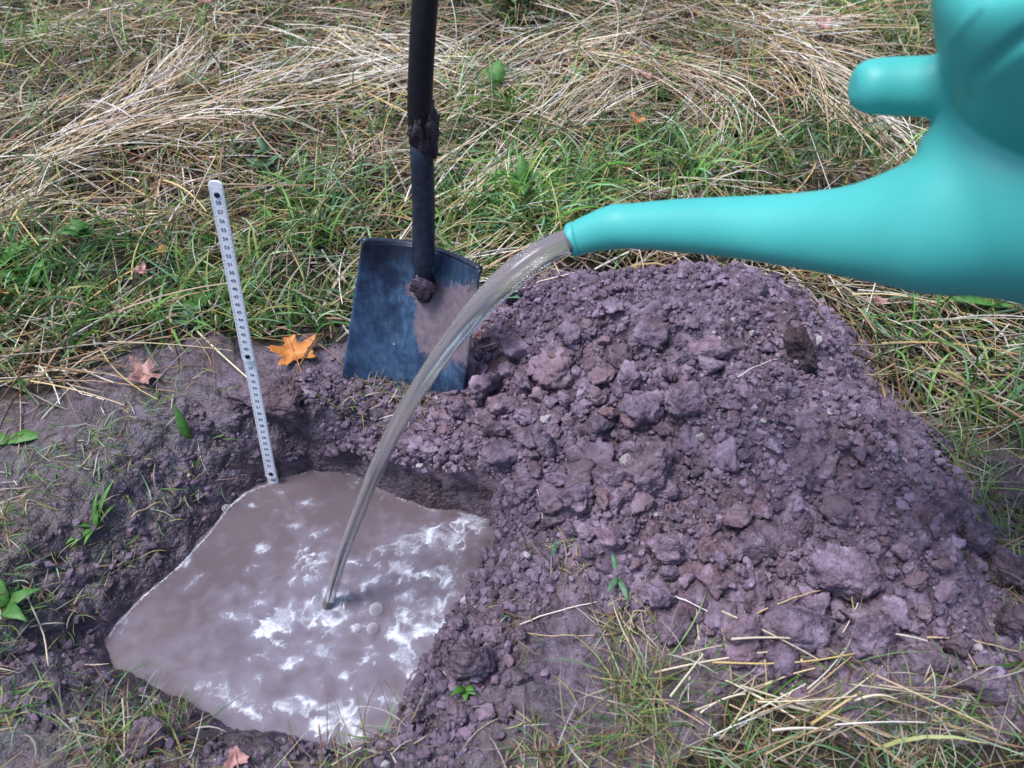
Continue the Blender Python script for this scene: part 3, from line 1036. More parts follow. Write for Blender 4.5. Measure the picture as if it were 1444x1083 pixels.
can_tube('spout_lip', [(804, 339.4, .7024, .0135), (804.6, 339.2, .7022, .0158), (808, 338.2, .7012, .0164), (812, 337, .700, .0163), (816, 336, .699, .0150)], 40, flat=.95)
can_tube('handle', spline([(1500, -170, .42, .013), (1480, -330, .42, .0135), (1580, -480, .43, .014), (1800, -440, .45, .014), (1930, -150, .47, .014), (1900, 180, .49, .013), (1790, 330, .49, .016)], 60))

# ------------------------------------------------------------------ spade
spade = empty('spade', hit(582, 540))
tag(spade, 'blue-grey steel spade stuck upright in the soil between pit and grass', 'spade')
si = spade.location
m = NT('blade_steel')
co = m.coord('UV'); oc = m.coord()
mp = m.n('Mapping'); m.l(oc, mp.inputs[0]); mp.inputs['Scale'].default_value = (1.0, 1.0, .25)
streak = m.noise(130, 5, .65, mp.outputs[0])
blot = m.noise(22, 6, .65, oc)
c = m.ramp(streak, [(.25, (.028, .066, .140)), (.5, (.065, .135, .250)), (.75, (.16, .235, .35))])
c = m.mix(m.ramp(blot, [(.45, (0, 0, 0)), (.62, (1, 1, 1))]), c, (.025, .045, .095))
tg = m.n('Attribute', attribute_name='mud').outputs['Fac']
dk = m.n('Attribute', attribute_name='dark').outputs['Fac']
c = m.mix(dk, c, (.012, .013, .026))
mudc = m.ramp(m.noise(80, 6, .7, oc), [(.3, (.115, .085, .110)), (.7, (.235, .185, .215))])
edge_n = m.math('ADD', tg, m.math('ADD', m.math('MULTIPLY', m.math('SUBTRACT', m.noise(34, 7, .7, oc), .5), 1.7), m.math('MULTIPLY', m.math('SUBTRACT', streak, .5), .5)))
mf = m.ramp(edge_n, [(.40, (0, 0, 0)), (.60, (1, 1, 1))])
c = m.mix(mf, c, mudc)
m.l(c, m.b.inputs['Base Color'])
m.l(m.math('MULTIPLY_ADD', mf, .45, .38), m.b.inputs['Roughness'])
m.l(m.math('MULTIPLY_ADD', mf, -.3, .3), m.b.inputs['Metallic'])
nb = m.bump(m.noise(200, 5, .7, oc), .5, .0006)
m.l(m.bump(mf, .6, .0012, nb), m.b.inputs['Normal'])
M_blade = m.m
# blade grid: u across, v down
NU, NV = 49, 61
TL, TC, TR = up(511, 341, .955), up(597, 349, .970), up(677, 381, .905)
BLc, BC, BR = up(484, 520, 1.075), up(572, 552, 1.085), up(652, 566, 1.045)
V = []; mud = []; dark = []
for j in range(NV):
    vv = j / (NV - 1) * 1.16
    for i in range(NU):
        u = i / (NU - 1)
        def q3(a, b, c_, u):
            b2 = b * 2 - (a + c_) * .5
            return a * (1 - u) ** 2 + b2 * 2 * u * (1 - u) + c_ * u * u
        # left half stays flat, right half turns towards the viewer
        tp_ = q3(TL, TC, TR, u); bt = q3(BLc, BC, BR, u)
        p = tp_.lerp(bt, vv)
        # rounded lower corners
        cut = max(0, vv - (1.16 - .30 * max(0, abs(u - .55) - .25) ** 1.0 / .5))
        p = p - (bt - tp_) * cut * .6
        V.append(p - si)
        q = math.sin(u * 40) * .01
        mu = ss(.34, .66, u) * (1 - ss(.50 + .2 * (u - .5), .86, vv)) * ss(.0, .34, vv + (u - .55) * .1) 
        mu = max(mu, .75 * math.exp(-((u - .47) / .09) ** 2 - ((vv - .27) / .06) ** 2))
        mud.append(float(mu) * .95)
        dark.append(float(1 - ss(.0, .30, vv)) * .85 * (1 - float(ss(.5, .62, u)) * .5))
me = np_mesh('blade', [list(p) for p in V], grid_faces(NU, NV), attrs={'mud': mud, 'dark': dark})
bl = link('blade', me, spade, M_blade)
so = bl.modifiers.new('thick', 'SOLIDIFY'); so.thickness = .0026; so.offset = 0
M_shaft = simple('shaft_dark', (.006, .006, .011), .5, spec=.35, bumpscale=90, bumpd=.001, var=.5)
M_sock = simple('socket_steel', (.022, .030, .055), .42, metal=.3, bumpscale=120, bumpd=.0008, var=.6)
M_mudc = soil_material('caked_mud', .42, .8)
# folded tread along the top edge
for nm, ua, ub in (('tread', 0.0, .44), ('tread', .62, 1.0)):
    pp = []
    for t in np.linspace(ua, ub, 14):
        b2 = TC * 2 - (TL + TR) * .5
        pp.append(TL * (1 - t) ** 2 + b2 * 2 * t * (1 - t) + TR * t * t - si + Vector((0, .003, 0)))
    v, f = loft(tube_rings(pp, [.0042] * 14, 12, flat=.7)); link(nm, py_mesh(nm, v, f), spade, M_sock)
off = -Fv * .012
sk = [up(597, 415, .985) + Fv * .020, up(597, 396, .972) + Fv * .004, up(598, 370, .960) + off, up(599, 345, .945) + off, up(599, 290, .905) + off, up(597, 235, .868) + off, up(596, 190, .838) + off]
v, f = loft(tube_rings([p - si for p in sk], [.012, .0150, .0150, .0142, .0138, .0136, .0135], 32)); link('socket', py_mesh('socket', v, f), spade, M_sock)
shp = [up(596, 205, .848) + off, up(594, 150, .812) + off, up(598, 60, .762) + off, up(603, -10, .73) + off]
dirn = (shp[3] - shp[2]).normalized()
shp += [shp[3] + dirn * .15, shp[3] + dirn * .34]
v, f = loft(tube_rings([p - si for p in [Vector(q) for q in spline([list(p) for p in shp], 40)]], list(np.interp(np.linspace(0, 1, 40), [0, .12, .3, 1], [.0138, .0140, .0133, .0125])), 32))
link('shaft', py_mesh('shaft', v, f), spade, M_shaft)
# mud caked round the joint of socket and shaft
cv, cf = clod_shape(77, 4, .35, 9, (1, 1, 1))
cv = cv * np.array([.0150, .0150, .040])
ax = (sk[-1] - sk[-2]).normalized(); qt = Vector((0, 0, 1)).rotation_difference(ax)
mm_ = np.array([list(qt @ Vector(p)) for p in cv]) + np.array(list(up(596, 185, .836) + off - si))
link('mud_collar', np_mesh('mud_collar', mm_, cf), spade, M_mudc)
cv, cf = clod_shape(78, 4, .3, 9, (1, 1, 1))
cv = cv * np.array([.0135, .0030, .017])
link('mud_smear', np_mesh('mud_smear', cv + np.array(list(up(596, 404, .968) - si)), cf), spade, soil_material('smeared_mud', 1.0, .85))
# grip above the frame
top = shp[-1]
gp = [top + Vector((-.058, 0, .075)), top + Vector((.058, 0, .075))]
v, f = loft(tube_rings([p - si for p in gp], [.014, .014], 20)); link('grip', py_mesh('grip', v, f), spade, M_shaft)
for sx in (-1, 1):
    yk = [top - dirn * .01, top + Vector((sx * .02, 0, .018)), top + Vector((sx * .05, 0, .045)), top + Vector((sx * .056, 0, .078))]
    v, f = loft(tube_rings([Vector(q) - si for q in spline([list(p) for p in yk], 12)], [.010] * 12, 14)); link('yoke', py_mesh('yoke', v, f), spade, M_shaft)

# ------------------------------------------------------------------ folding rule
A = gz(386, 679, WZ)
lo = up(306, 250, 1.0) - Vector((0, 0, H))
B = Vector((0, 0, H)) + lo * .80
ax = (B - A).normalized(); L = (B - A).length
side = Vector((1, 0, 0)); side = (side - ax * side.dot(ax)).normalized()
nrm = side.cross(ax).normalized()
if nrm.y > 0: nrm = -nrm
side = ax.cross(nrm).normalized()
rot = Matrix((side, ax, nrm)).transposed().to_4x4()
rule = empty('folding_rule', A)
rule.matrix_world = Matrix.Translation(A) @ rot
tag(rule, 'white folding rule with black centimetre figures standing in the water', 'folding rule')
M_white = simple('rule_white', (.84, .86, .90), .35, var=.04, bumpscale=60, bumpd=.0001)
M_ink = simple('rule_ink', (.07, .085, .18), .5)
M_rivet = simple('rule_rivet', (.02, .03, .07), .35, metal=.6)
cm = L / 42.8  # one printed centimetre


def seg_mesh(y0, y1, w, th, z0):
    """rounded-end slat"""
    out = []
    k = 8
    for a in np.linspace(-math.pi / 2, math.pi / 2, k): out.append((math.sin(a) * w / 2 if False else math.sin(a) * w / 2, y1 - w * .28 + math.cos(a) * w * .28))
    for a in np.linspace(math.pi / 2, -math.pi / 2, k): out.append((math.sin(a) * w / 2, y0 + w * .28 - math.cos(a) * w * .28))
    bm = bmesh.new()
    vs = [bm.verts.new((x, y, z0)) for x, y in out]
    fc_ = bm.faces.new(vs)
    r = bmesh.ops.extrude_face_region(bm, geom=[fc_])
    for e in r['geom']:
        if isinstance(e, bmesh.types.BMVert): e.co.z += th
    bmesh.ops.recalc_face_normals(bm, faces=bm.faces[:])
    bmesh.ops.bevel(bm, geom=[e for e in bm.edges if abs(e.verts[0].co.z - e.verts[1].co.z) < 1e-6], offset=.0005, segments=2, affect='EDGES')
    me = bpy.data.meshes.new('segment'); bm.to_mesh(me); bm.free()
    return me


wr = .0152
h1 = 2.0 * cm; h2 = 21.4 * cm; h3 = 41.3 * cm  # hinges above the water
segs = [(-.12, h1 + .9 * cm, -.0, [h1]), (h1 - .9 * cm, h2 + 1.0 * cm, .0033, [h2]), (h2 - .8 * cm, L, .0066, [h3])]
num0 = 18
for si_, (y0, y1, z0, hs) in enumerate(segs):
    s_ = link('segment', seg_mesh(y0, y1, wr, .0030, z0), rule, M_white)
    zt = z0 + .0030
    vs = []; fs_ = []
    lo_c = int(math.ceil(max(y0 + .5 * cm, -1 * cm) / (cm / 2))); hi_c = int(math.floor((y1 - .3 * cm) / (cm / 2)))
    y_hi = (segs[si_ + 1][0]) if si_ + 1 < len(segs) else y1
    for q in range(lo_c * 5, hi_c * 5 + 1):
        y = q * cm / 10
        if y > y_hi - .001: continue
        ln = .0048 if q % 10 == 0 else (.0036 if q % 5 == 0 else .0022)
        for sx in (-1, 1):
            xa = sx * (wr / 2 - .0007); xb = sx * (wr / 2 - .0007 - ln * .8); b = len(vs); t_ = .00008 if q % 5 else .00013
            vs += [(xa, y - t_, zt + .0002), (xb, y - t_, zt + .0002), (xb, y + t_, zt + .0002), (xa, y + t_, zt + .0002)]; fs_.append((b, b + 1, b + 2, b + 3) if sx < 0 else (b + 3, b + 2, b + 1, b))
    gr = link('graduation', py_mesh('graduation', vs, fs_, False), s_, M_ink)
    for hy_ in hs:
        bm = bmesh.new(); bmesh.ops.create_cone(bm, cap_ends=True, segments=20, radius1=.0034, radius2=.0028, depth=.0010)
        me = bpy.data.meshes.new('rivet'); bm.to_mesh(me); bm.free()
        rv = link('rivet', me, s_, M_rivet)
        top_z_ = segs[si_ + 1][2] + .0030 if si_ + 1 < len(segs) else zt
        rv.location = (0, hy_, top_z_ + .0005)
    for q in range(0, 44):
        y = (q + .5) * cm
        if y < max(y0, 0) + .3 * cm or y > min(y1 - .3 * cm, y_hi - .35 * cm): continue
        if any(abs(y - hh) < .62 * cm for hh in (h1, h2, h3)): continue
        fcu = bpy.data.curves.new('number', 'FONT'); fcu.body = str(num0 + q); fcu.size = .0062; fcu.align_x = 'CENTER'; fcu.align_y = 'CENTER'
        fcu.offset = .00004; fcu.extrude = .0001; fcu.resolution_u = 3
        to = bpy.data.objects.new('tmp_text', fcu)
        nm_ = bpy.data.meshes.new_from_object(to); bpy.data.objects.remove(to); bpy.data.curves.remove(fcu)
        no = link('number', nm_, s_, M_ink); no.location = (0, y, zt + .0003)

# ------------------------------------------------------------------ grass and straw
def colour(px_, py_):
    """how green the meadow is, 0..1, in plan"""
    g = np.full(px_.shape, .15)
    for (cx_, cy_, rx, ry, s) in ((60, 410, 170, 75, 1.0), (300, 430, 220, 60, .85), (-80, 420, 160, 90, .9), (220, 380, 160, 50, .7), (690, 190, 90, 60, .7), (720, 290, 150, 80, .95), (640, 420, 110, 70, .8), (440, 320, 110, 70, .75), (500, 420, 90, 50, .6),
                                  (990, 240, 180, 50, .8), (1180, 215, 100, 45, .8), (850, 260, 90, 60, .6), (1330, 430, 130, 60, .5), (1400, 580, 120, 60, .5), (700, 15, 120, 25, .6), (1230, 40, 70, 50, .7), (1300, 1020, 120, 60, .55), (1100, 1010, 90, 50, .2),
                                  (60, 60, 90, 60, .35), (480, 130, 90, 60, .25), (1500, 300, 200, 150, .5)):
        g = np.maximum(g, s * np.exp(-((px_ - cx_) / rx) ** 2 - ((py_ - cy_) / ry) ** 2))
    return g


PAL_STRAW = np.array([(.50, .37, .22), (.62, .52, .39), (.36, .22, .13), (.24, .13, .07), (.70, .64, .57), (.52, .38, .16), (.46, .40, .34), (.16, .09, .055), (.42, .30, .23)])
PAL_GREEN = np.array([(.060, .165, .022), (.095, .230, .040), (.040, .110, .025), (.140, .250, .070), (.17, .19, .045), (.24, .25, .08), (.12, .25, .13), (.25, .34, .19)])


def ribbons(x, y, z, head, length, width, pitch, bend, side_bend, col, K=4, follow=0.0, tube=False, tip=.15):
    """blades as curved strips (or three-sided stalks); all arrays of N"""
    N = len(x)
    t = np.linspace(0, 1, K + 1)
    pts = np.zeros((N, K + 1, 3)); pts[:, 0] = np.stack([x, y, z], 1)
    hd = head.copy(); pi_ = pitch.copy()
    dirs = np.zeros((N, K + 1, 3))
    for k in range(K + 1):
        d = np.stack([np.cos(hd) * np.cos(pi_), np.sin(hd) * np.cos(pi_), np.sin(pi_)], 1)
        dirs[:, k] = d
        if k < K:
            pts[:, k + 1] = pts[:, k] + d * (length / K)[:, None]
        hd = hd + side_bend / K; pi_ = pi_ + bend / K
    # keep blades above the soil
    s = surf(pts[..., 0], pts[..., 1])
    pts[..., 2] = np.maximum(pts[..., 2], s + .001 + .002 * rng.uniform(0, 1, (N, 1)))
    if follow > 0:
        z0 = s[:, :1]; pts[..., 2] = pts[..., 2] + (s - z0) * follow * (pts[..., 2] < s + 9)
        pts[..., 2] = np.maximum(pts[..., 2], s + .0015)
    roll = rng.uniform(-1.1, 1.1, N)
    upv = np.array([0, 0, 1.0])
    sd_ = np.cross(dirs, upv); sd_ /= np.linalg.norm(sd_, axis=2)[..., None] + 1e-9
    nr = np.cross(sd_, dirs)
    if not tube:
        a = sd_ * np.cos(roll)[:, None, None] + nr * np.sin(roll)[:, None, None]
        wd = (width / 2)[:, None] * np.interp(t, [0, .25, .7, 1], [.7, 1, .8, tip])[None]
        L_ = pts - a * wd[..., None]; R_ = pts + a * wd[..., None]
        V = np.stack([L_, R_], 2).reshape(-1, 3)
        b = (np.arange(N) * 2 * (K + 1))[:, None] + (np.arange(K) * 2)[None]
        b = b.ravel()
        Fq = np.stack([b, b + 1, b + 3, b + 2], 1)
        C = np.repeat(col, 2 * (K + 1), 0)
    else:
        rings = []
        wd = (width / 2)[:, None] * np.interp(t, [0, 1], [1, .6])[None]
        for q in range(3):
            an = q * 2 * np.pi / 3
            rings.append(pts + (sd_ * math.cos(an) + nr * math.sin(an)) * wd[..., None])
        V = np.stack(rings, 2).reshape(-1, 3)
        b = ((np.arange(N) * 3 * (K + 1))[:, None] + (np.arange(K) * 3)[None]).ravel()
        Fq = np.concatenate([np.stack([b + q, b + (q + 1) % 3, b + 3 + (q + 1) % 3, b + 3 + q], 1) for q in range(3)])
        C = np.repeat(col, 3 * (K + 1), 0)
    return V, Fq, C


def join(parts):
    vs, fs, cs = [], [], []; o = 0
    for v, f, c in parts:
        vs.append(v); fs.append(f + o); cs.append(c); o += len(v)
    return np.concatenate(vs), np.concatenate(fs), np.concatenate(cs)


def sample(N, dens=None):
    """points over the meadow part in and around the view"""
    y = rng.uniform(.16, 2.75, N); x = rng.uniform(-1, 1, N) * (.62 + .68 * y)
    m = meadow_mask(x, y) & (poold(x, y) > .03) & (heap0(x, y) < .006)
    m &= rng.uniform(0, 1, N) < (.62 + .68 * y) / 2.4
    m &= rng.uniform(0, 1, N) < np.where(y < .55, .13, 1)
    m &= rng.uniform(0, 1, N) < np.clip(.75 + 2.2 * fbm(x * 8, y * 8, 3, 99.0), .12, 1)
    return x[m], y[m]


def pick(pal, n, var=.25, w=None):
    c = pal[rng.choice(len(pal), n, p=w)] * rng.uniform(1 - var, 1 + var, (n, 1))
    return c * rng.uniform(.94, 1.06, (n, 3))


def tone(x, y):
    return np.clip(1 + 1.0 * fbm(x * 4.0, y * 4.0, 3, 90.0), .4, 1.7)


# 1 short matted undergrowth
parts_g, parts_s = [], []
x, y = sample(118000); n = len(x); px_, py_ = project(x, y, surf(x, y)); gr_ = colour(px_, py_) + .25 * fbm(x * 6, y * 6, 2, 95.0)
isg = rng.uniform(0, 1, n) < np.clip(gr_ * 1.0 + .16, .05, .95)
flow = 3.0 * fbm(x * 2.2, y * 2.2, 2, 80.0)
head = flow * 2 + rng.normal(0, .9, n)
ln = rng.uniform(.035, .12, n); wd = rng.uniform(.0016, .0040, n)
z = surf(x, y) + rng.uniform(0, .012, n)
pt = np.where(isg, rng.uniform(.2, 1.3, n), rng.uniform(-.05, .7, n))
bd = -rng.uniform(.4, 1.9, n)
sb = rng.normal(0, .5, n)
cg = pick(PAL_GREEN, n, .45) * .9 * tone(x, y)[:, None]; cs = pick(PAL_STRAW, n, .45) * tone(x, y)[:, None] * .60
i = isg; parts_g.append(ribbons(x[i], y[i], z[i], head[i], ln[i], wd[i], pt[i], bd[i], sb[i], cg[i], 4))
i = ~isg; parts_s.append(ribbons(x[i], y[i], z[i], head[i], ln[i] * 1.2, wd[i], pt[i], bd[i], sb[i], cs[i], 4))
# 2 long dry stalks lying in combed swathes
x, y = sample(42500); n = len(x); px_, py_ = project(x, y, surf(x, y)); gr_ = colour(px_, py_)
keep = rng.uniform(0, 1, n) < np.clip(1.12 - gr_ * 1.1, .10, 1)
x, y = x[keep], y[keep]; n = len(x)
flow = 4.2 * fbm(x * 1.7, y * 1.7, 2, 84.0)
head = flow + rng.normal(0, .42, n) + np.pi * (rng.uniform(0, 1, n) < .5)
wild = rng.uniform(0, 1, n) < .5; head = np.where(wild, rng.uniform(0, 6.28, n), head)
ln = np.where(y < .55, .45, 1) * rng.uniform(.05, .22, n) ; wd = rng.uniform(.0016, .0044, n) * np.where(y < .55, .7, 1)
z = surf(x, y) + .008 + .034 * rng.uniform(0, 1, n) ** 1.3
c = pick(PAL_STRAW, n, .25, [.17, .17, .10, .08, .12, .14, .10, .04, .08]) * tone(x, y)[:, None] ** .8
parts_t = [ribbons(x, y, z, head, ln, wd, rng.normal(.05, .16, n), -rng.uniform(0, .5, n), rng.normal(0, .35, n), c, 5, tube=True)]
# 3 green tufts, finer and upright
x, y = sample(24000); n = len(x); px_, py_ = project(x, y, surf(x, y)); gr_ = colour(px_, py_)
keep = rng.uniform(0, 1, n) < np.clip(gr_ * 1.3 - .12, .02, 1)
x, y = x[keep], y[keep]
x = np.repeat(x, 5); y = np.repeat(y, 5); n = len(x); x = x + rng.normal(0, .008, n); y = y + rng.normal(0, .008, n)
head = rng.uniform(0, 6.28, n)
parts_g.append(ribbons(x, y, surf(x, y) + .004, head, rng.uniform(.05, .13, n), rng.uniform(.0020, .0046, n), rng.uniform(.6, 1.45, n), -rng.uniform(.5, 2.2, n), rng.normal(0, .4, n),
                       pick(PAL_GREEN, n, .45) * 1.25 * tone(x, y)[:, None], 5))
# 4 combed bundles seen in the photograph
BUND = [([(20, 275), (120, 235), (215, 190), (275, 120), (320, 45)], 520, .030, 0), ([(0, 330), (90, 250), (230, 215), (330, 205)], 260, .03, 0), ([(330, 190), (470, 150), (600, 105)], 220, .05, 4),
        ([(620, 180), (760, 100), (900, 60)], 200, .05, 1), ([(1050, 90), (1130, 130), (1200, 185), (1240, 215)], 340, .035, 0), ([(840, 110), (950, 130), (1010, 165), (1000, 195)], 220, .03, 2), ([(640, 310), (760, 220), (850, 150)], 240, .04, 1),
        ([(1040, 40), (1120, 70), (1250, 60)], 200, .04, 2), ([(400, 60), (520, 90), (640, 140)], 200, .05, 4), ([(1180, 410), (1280, 400), (1444, 380)], 160, .04, 1), ([(520, 420), (660, 420), (780, 340)], 120, .03, 1),
        ([(960, 1040), (1060, 985), (1180, 945)], 30, .03, 1), ([(1000, 960), (1160, 1010), (1300, 1060)], 30, .04, 1)]
for (path, nb_, spread, ci) in BUND:
    nb_ = int(nb_ * .55)
    wp = np.array([list(gz(a, b, .0))[:2] for a, b in path]); P_ = spline(wp, 40)
    k0 = rng.integers(0, 32, nb_)
    p = P_[k0]; q = P_[np.minimum(k0 + 7, 39)]; dv = q - p
    hd = np.arctan2(dv[:, 1], dv[:, 0]) + rng.normal(0, .27, nb_)
    kk = np.minimum(k0 + 7, 32); dv2 = P_[np.minimum(kk + 6, 39)] - P_[kk]
    turn = np.arctan2(dv2[:, 1], dv2[:, 0]) - np.arctan2(dv[:, 1], dv[:, 0])
    x = p[:, 0] + rng.normal(0, spread, nb_); y = p[:, 1] + rng.normal(0, spread, nb_)
    base_c = PAL_STRAW[ci] if ci < 5 else PAL_STRAW[0]
    c = pick(np.stack([base_c, PAL_STRAW[0], PAL_STRAW[1], PAL_STRAW[4]]), nb_, .3) * 1.1
    parts_t.append(ribbons(x, y, surf(x, y) + rng.uniform(.012, .050, nb_), hd, rng.uniform(.12, .28, nb_) * (.4 if path[0][1] > 900 else 1), rng.uniform(.0016, .0034, nb_), rng.normal(.08, .12, nb_), -rng.uniform(.1, .5, nb_), turn + rng.normal(0, .15, nb_), c, 6, tube=True))
# 5 standing dry stems
x, y = sample(2600); n = len(x)
parts_t.append(ribbons(x, y, surf(x, y), rng.uniform(0, 6.28, n), rng.uniform(.05, .14, n), rng.uniform(.0012, .0024, n), rng.uniform(.5, 1.5, n), -rng.uniform(0, .8, n), rng.normal(0, .2, n), pick(PAL_STRAW, n, .2), 4, tube=True))
# 6 thin flattened grass on the trodden mud and along the meadow fringe
def thin_patch(N, box, densf, lmin, lmax, green, pmax=.5):
    px_ = rng.uniform(box[0], box[2], N); py_ = rng.uniform(box[1], box[3], N)
    lo = ((px_ - CX) / F, -(py_ - CY) / F)
    dx, dy, dz = lo[0], cP + lo[1] * sP, -sP + lo[1] * cP
    k = -H / dz; x = dx * k; y = dy * k
    m = (rng.uniform(0, 1, N) < densf(px_, py_, x, y)) & (poold(x, y) > .012) & (heap0(x, y) < .02)
    x, y = x[m], y[m]; n = len(x)
    isg = rng.uniform(0, 1, n) < green
    c = np.where(isg[:, None], pick(PAL_GREEN, n, .3) * .9, pick(PAL_STRAW, n, .3) * .62)
    out = ribbons(x, y, surf(x, y) + .001, rng.uniform(0, 6.28, n), rng.uniform(lmin, lmax, n), rng.uniform(.0008, .0018, n), rng.uniform(0, pmax, n), -rng.uniform(.2, .8, n), rng.normal(0, .5, n), c, 4)
    i = np.repeat(isg, 4)
    return out


clump = lambda x, y, s, t=.0, g=3.0: np.clip(fbm(x * 9, y * 9, 3, s) * g + t, 0, 1)
parts_s.append(thin_patch(15000, (-200, 490, 330, 1100), lambda a, b, x, y: ss(340, 200, a) * (.12 + .88 * clump(x, y, 101., .12)) * ss(1100, 980, b) * .65, .008, .045, .55))
parts_s.append(thin_patch(4200, (-100, 960, 980, 1150), lambda a, b, x, y: clump(x, y, 103., .12) * ss(985, 1050, b), .015, .07, .4, 1.1))
parts_s.append(thin_patch(2600, (700, 780, 960, 1100), lambda a, b, x, y: clump(x, y, 104., -.02), .01, .05, .3, .6))
parts_s.append(thin_patch(5200, (860, 925, 1500, 1120), lambda a, b, x, y: .10 + .8 * clump(x, y, 105., -.05), .02, .09, .45, 1.1))
parts_s.append(thin_patch(2600, (430, 480, 720, 600), lambda a, b, x, y: clump(x, y, 106., 0.) * .6, .01, .04, .35, .9))
parts_s.append(thin_patch(3500, (1250, 600, 1500, 900), lambda a, b, x, y: .2 + clump(x, y, 107., .1), .02, .08, .6, 1.1))


v, f, c = join(parts_g); tag(link('grass', np_mesh('grass', v, f, col=c), mat=M_green), 'fresh green grass blades growing through the mown meadow', 'grass', kind='stuff')
v, f, c = join(parts_s); tag(link('dry_grass', np_mesh('dry_grass', v, f, col=c), mat=M_straw), 'short faded grass matted over the ground and thin on the mud', 'dry grass', kind='stuff')
v, f, c = join(parts_t); tag(link('straw', np_mesh('straw', v, f, col=c), mat=M_straw), 'long dry straw lying in combed swathes over the meadow', 'straw', kind='stuff')

# ------------------------------------------------------------------ single stalks that stand out
STALKS = [
    ((165, 192), (455, 192), .0030, 1, .025, 'long pale straw lying level behind the folding rule'),
    ((170, 205), (430, 212), .0026, 2, .022, 'reddish straw just below the long pale level one'),
    ((25, 354), (305, 292), .0036, 1, .030, 'long bright straw bent over the green patch, ending at the rule top'),
    ((60, 592), (150, 512), .0022, 4, .004, 'thin pale stalk curving over the trodden mud by the pinkish leaf'),
    ((660, 275), (800, 130), .0030, 1, .030, 'pale straw slanting up from beside the spade shaft'),
    ((690, 255), (830, 190), .0026, 0, .028, 'straw lying across the green tuft beyond the spade shaft'),
    ((895, 205), (1010, 80), .0028, 4, .028, 'pale straw rising past the small orange leaf'),
    ((1235, 395), (1212, 468), .0040, 4, .05, 'thick pale stalk standing behind the crest of the heap'),
    ((733, 882), (842, 850), .0022, 4, .004, 'thin forked stalk on the bare mud between pit and heap'),
    ((724, 893), (872, 895), .0018, 0, .004, 'thin stalk lying under the forked one on bare mud'),
    ((757, 690), (766, 738), .0022, 4, .012, 'short pale stalk poking from the slope beside the water corner'),
    ((868, 545), (876, 584), .0036, 2, .012, 'short reddish straw standing upright among the clods'),
    ((1063, 872), (1164, 838), .0024, 0, .020, 'curved straw hanging over the heap foot'),
    ((920, 955), (1090, 925), .0030, 1, .022, 'straw crossing at the top of the grass tuft below the heap'),
    ((1000, 942), (1200, 930), .0030, 5, .028, 'yellow straw spanning the top of the tuft below the heap'),
    ((1135, 1030), (1205, 985), .0042, 5, .035, 'thick yellow stalk in the tuft below the heap'),
    ((1195, 998), (1255, 996), .0036, 1, .035, 'short pale stalk level beside the thick yellow one'),
    ((1080, 1000), (1078, 930), .0028, 0, .03, 'upright straw in the tuft below the heap'),
    ((1130, 1060), (1134, 1010), .0034, 0, .04, 'stout upright stem at the lower frame edge in the tuft'),
    ((1010, 1050), (1060, 960), .0026, 0, .03, 'straw leaning across the lower part of the tuft'),
    ((452, 1083), (449, 1022), .0030, 3, .030, 'thin brown stem rising from the near edge of the pool'),
    ((175, 1075), (172, 985), .0024, 1, .020, 'thin upright stalk in the mud before the pit'),
    ((470, 1082), (540, 1045), .0024, 4, .010, 'thin pale stalk slanting away from the pool edge'),
    ((40, 835), (75, 945), .0030, 1, .020, 'bent yellow stalk hanging down the bank at the frame edge'),
    ((188, 735), (232, 712), .0026, 0, .014, 'short straw above the green weed on the bank'),
    ((226, 832), (268, 850), .0026, 0, .008, 'short brown straw lying on the dark bank'),
    ((540, 580), (560, 548), .0020, 4, .010, 'thin stalk before the lower edge of the spade blade'),
    ((480, 585), (600, 560), .0018, 3, .006, 'thin brown rootlet lying along the spade blade edge'),
    ((1300, 905), (1444, 930), .0026, 0, .020, 'straw lying among the clods in the grass'),
    ((1180, 905), (1210, 850), .0018, 4, .03, 'thin pale stalk leaning against the lumpy clod'),
    ((950, 845), (1005, 870), .0022, 4, .012, 'thin pale stalk between clods at the heap foot'),
    ((1040, 535), (1100, 510), .0016, 4, .008, 'fine thread-like stalk on the heap flank'),
]
for (a, b, w, ci, hgt, lab) in STALKS:
    pa, pb = hit(*a), hit(*b)
    n_ = 9; pts = []
    d = pb - pa; perp = Vector((-d.y, d.x, 0)).normalized() if d.length > 1e-6 else Vector((1, 0, 0))
    cu = random.uniform(-.06, .06) * d.length
    upright = abs(a[0] - b[0]) < 40 and abs(a[1] - b[1]) < 110
    if upright:
        lowp, hip = (pa, b) if a[1] > b[1] else (pb, a)
        dep = lowp.y * cP - (lowp.z - H) * sP
        hi3 = up(hip[0], hip[1], dep - .004)
        for t in np.linspace(-.06, 1, n_):
            pts.append(lowp.lerp(hi3, t) + Vector((math.sin(t * 3) * .0015, 0, 0)))
    else:
        for t in np.linspace(0, 1, n_):
            p = pa.lerp(pb, t) + perp * cu * math.sin(math.pi * t)
            p.z = float(surf(p.x, p.y)) * .5 + (pa.z * (1 - t) + pb.z * t) * .5 + hgt * .55 + .2 * hgt * math.sin(math.pi * t)
            p.z = max(p.z, float(surf(p.x, p.y)) + .002)
            pts.append(p)
    base = pts[0].copy()
    v, f = loft(tube_rings([p - base for p in pts], [w * .38 * (1 - .4 * k / n_) for k in range(n_)], 6))
    me = py_mesh('stalk', v, f)
    aa = me.color_attributes.new('tint', 'FLOAT_COLOR', 'POINT'); cc = PAL_STRAW[ci] * 1.15
    aa.data.foreach_set('color', np.tile([cc[0], cc[1], cc[2], 1], len(me.vertices)).astype(np.float32))
    o = link('straw_stalk', me, mat=M_straw); o.location = base
    tag(o, lab, 'straw')

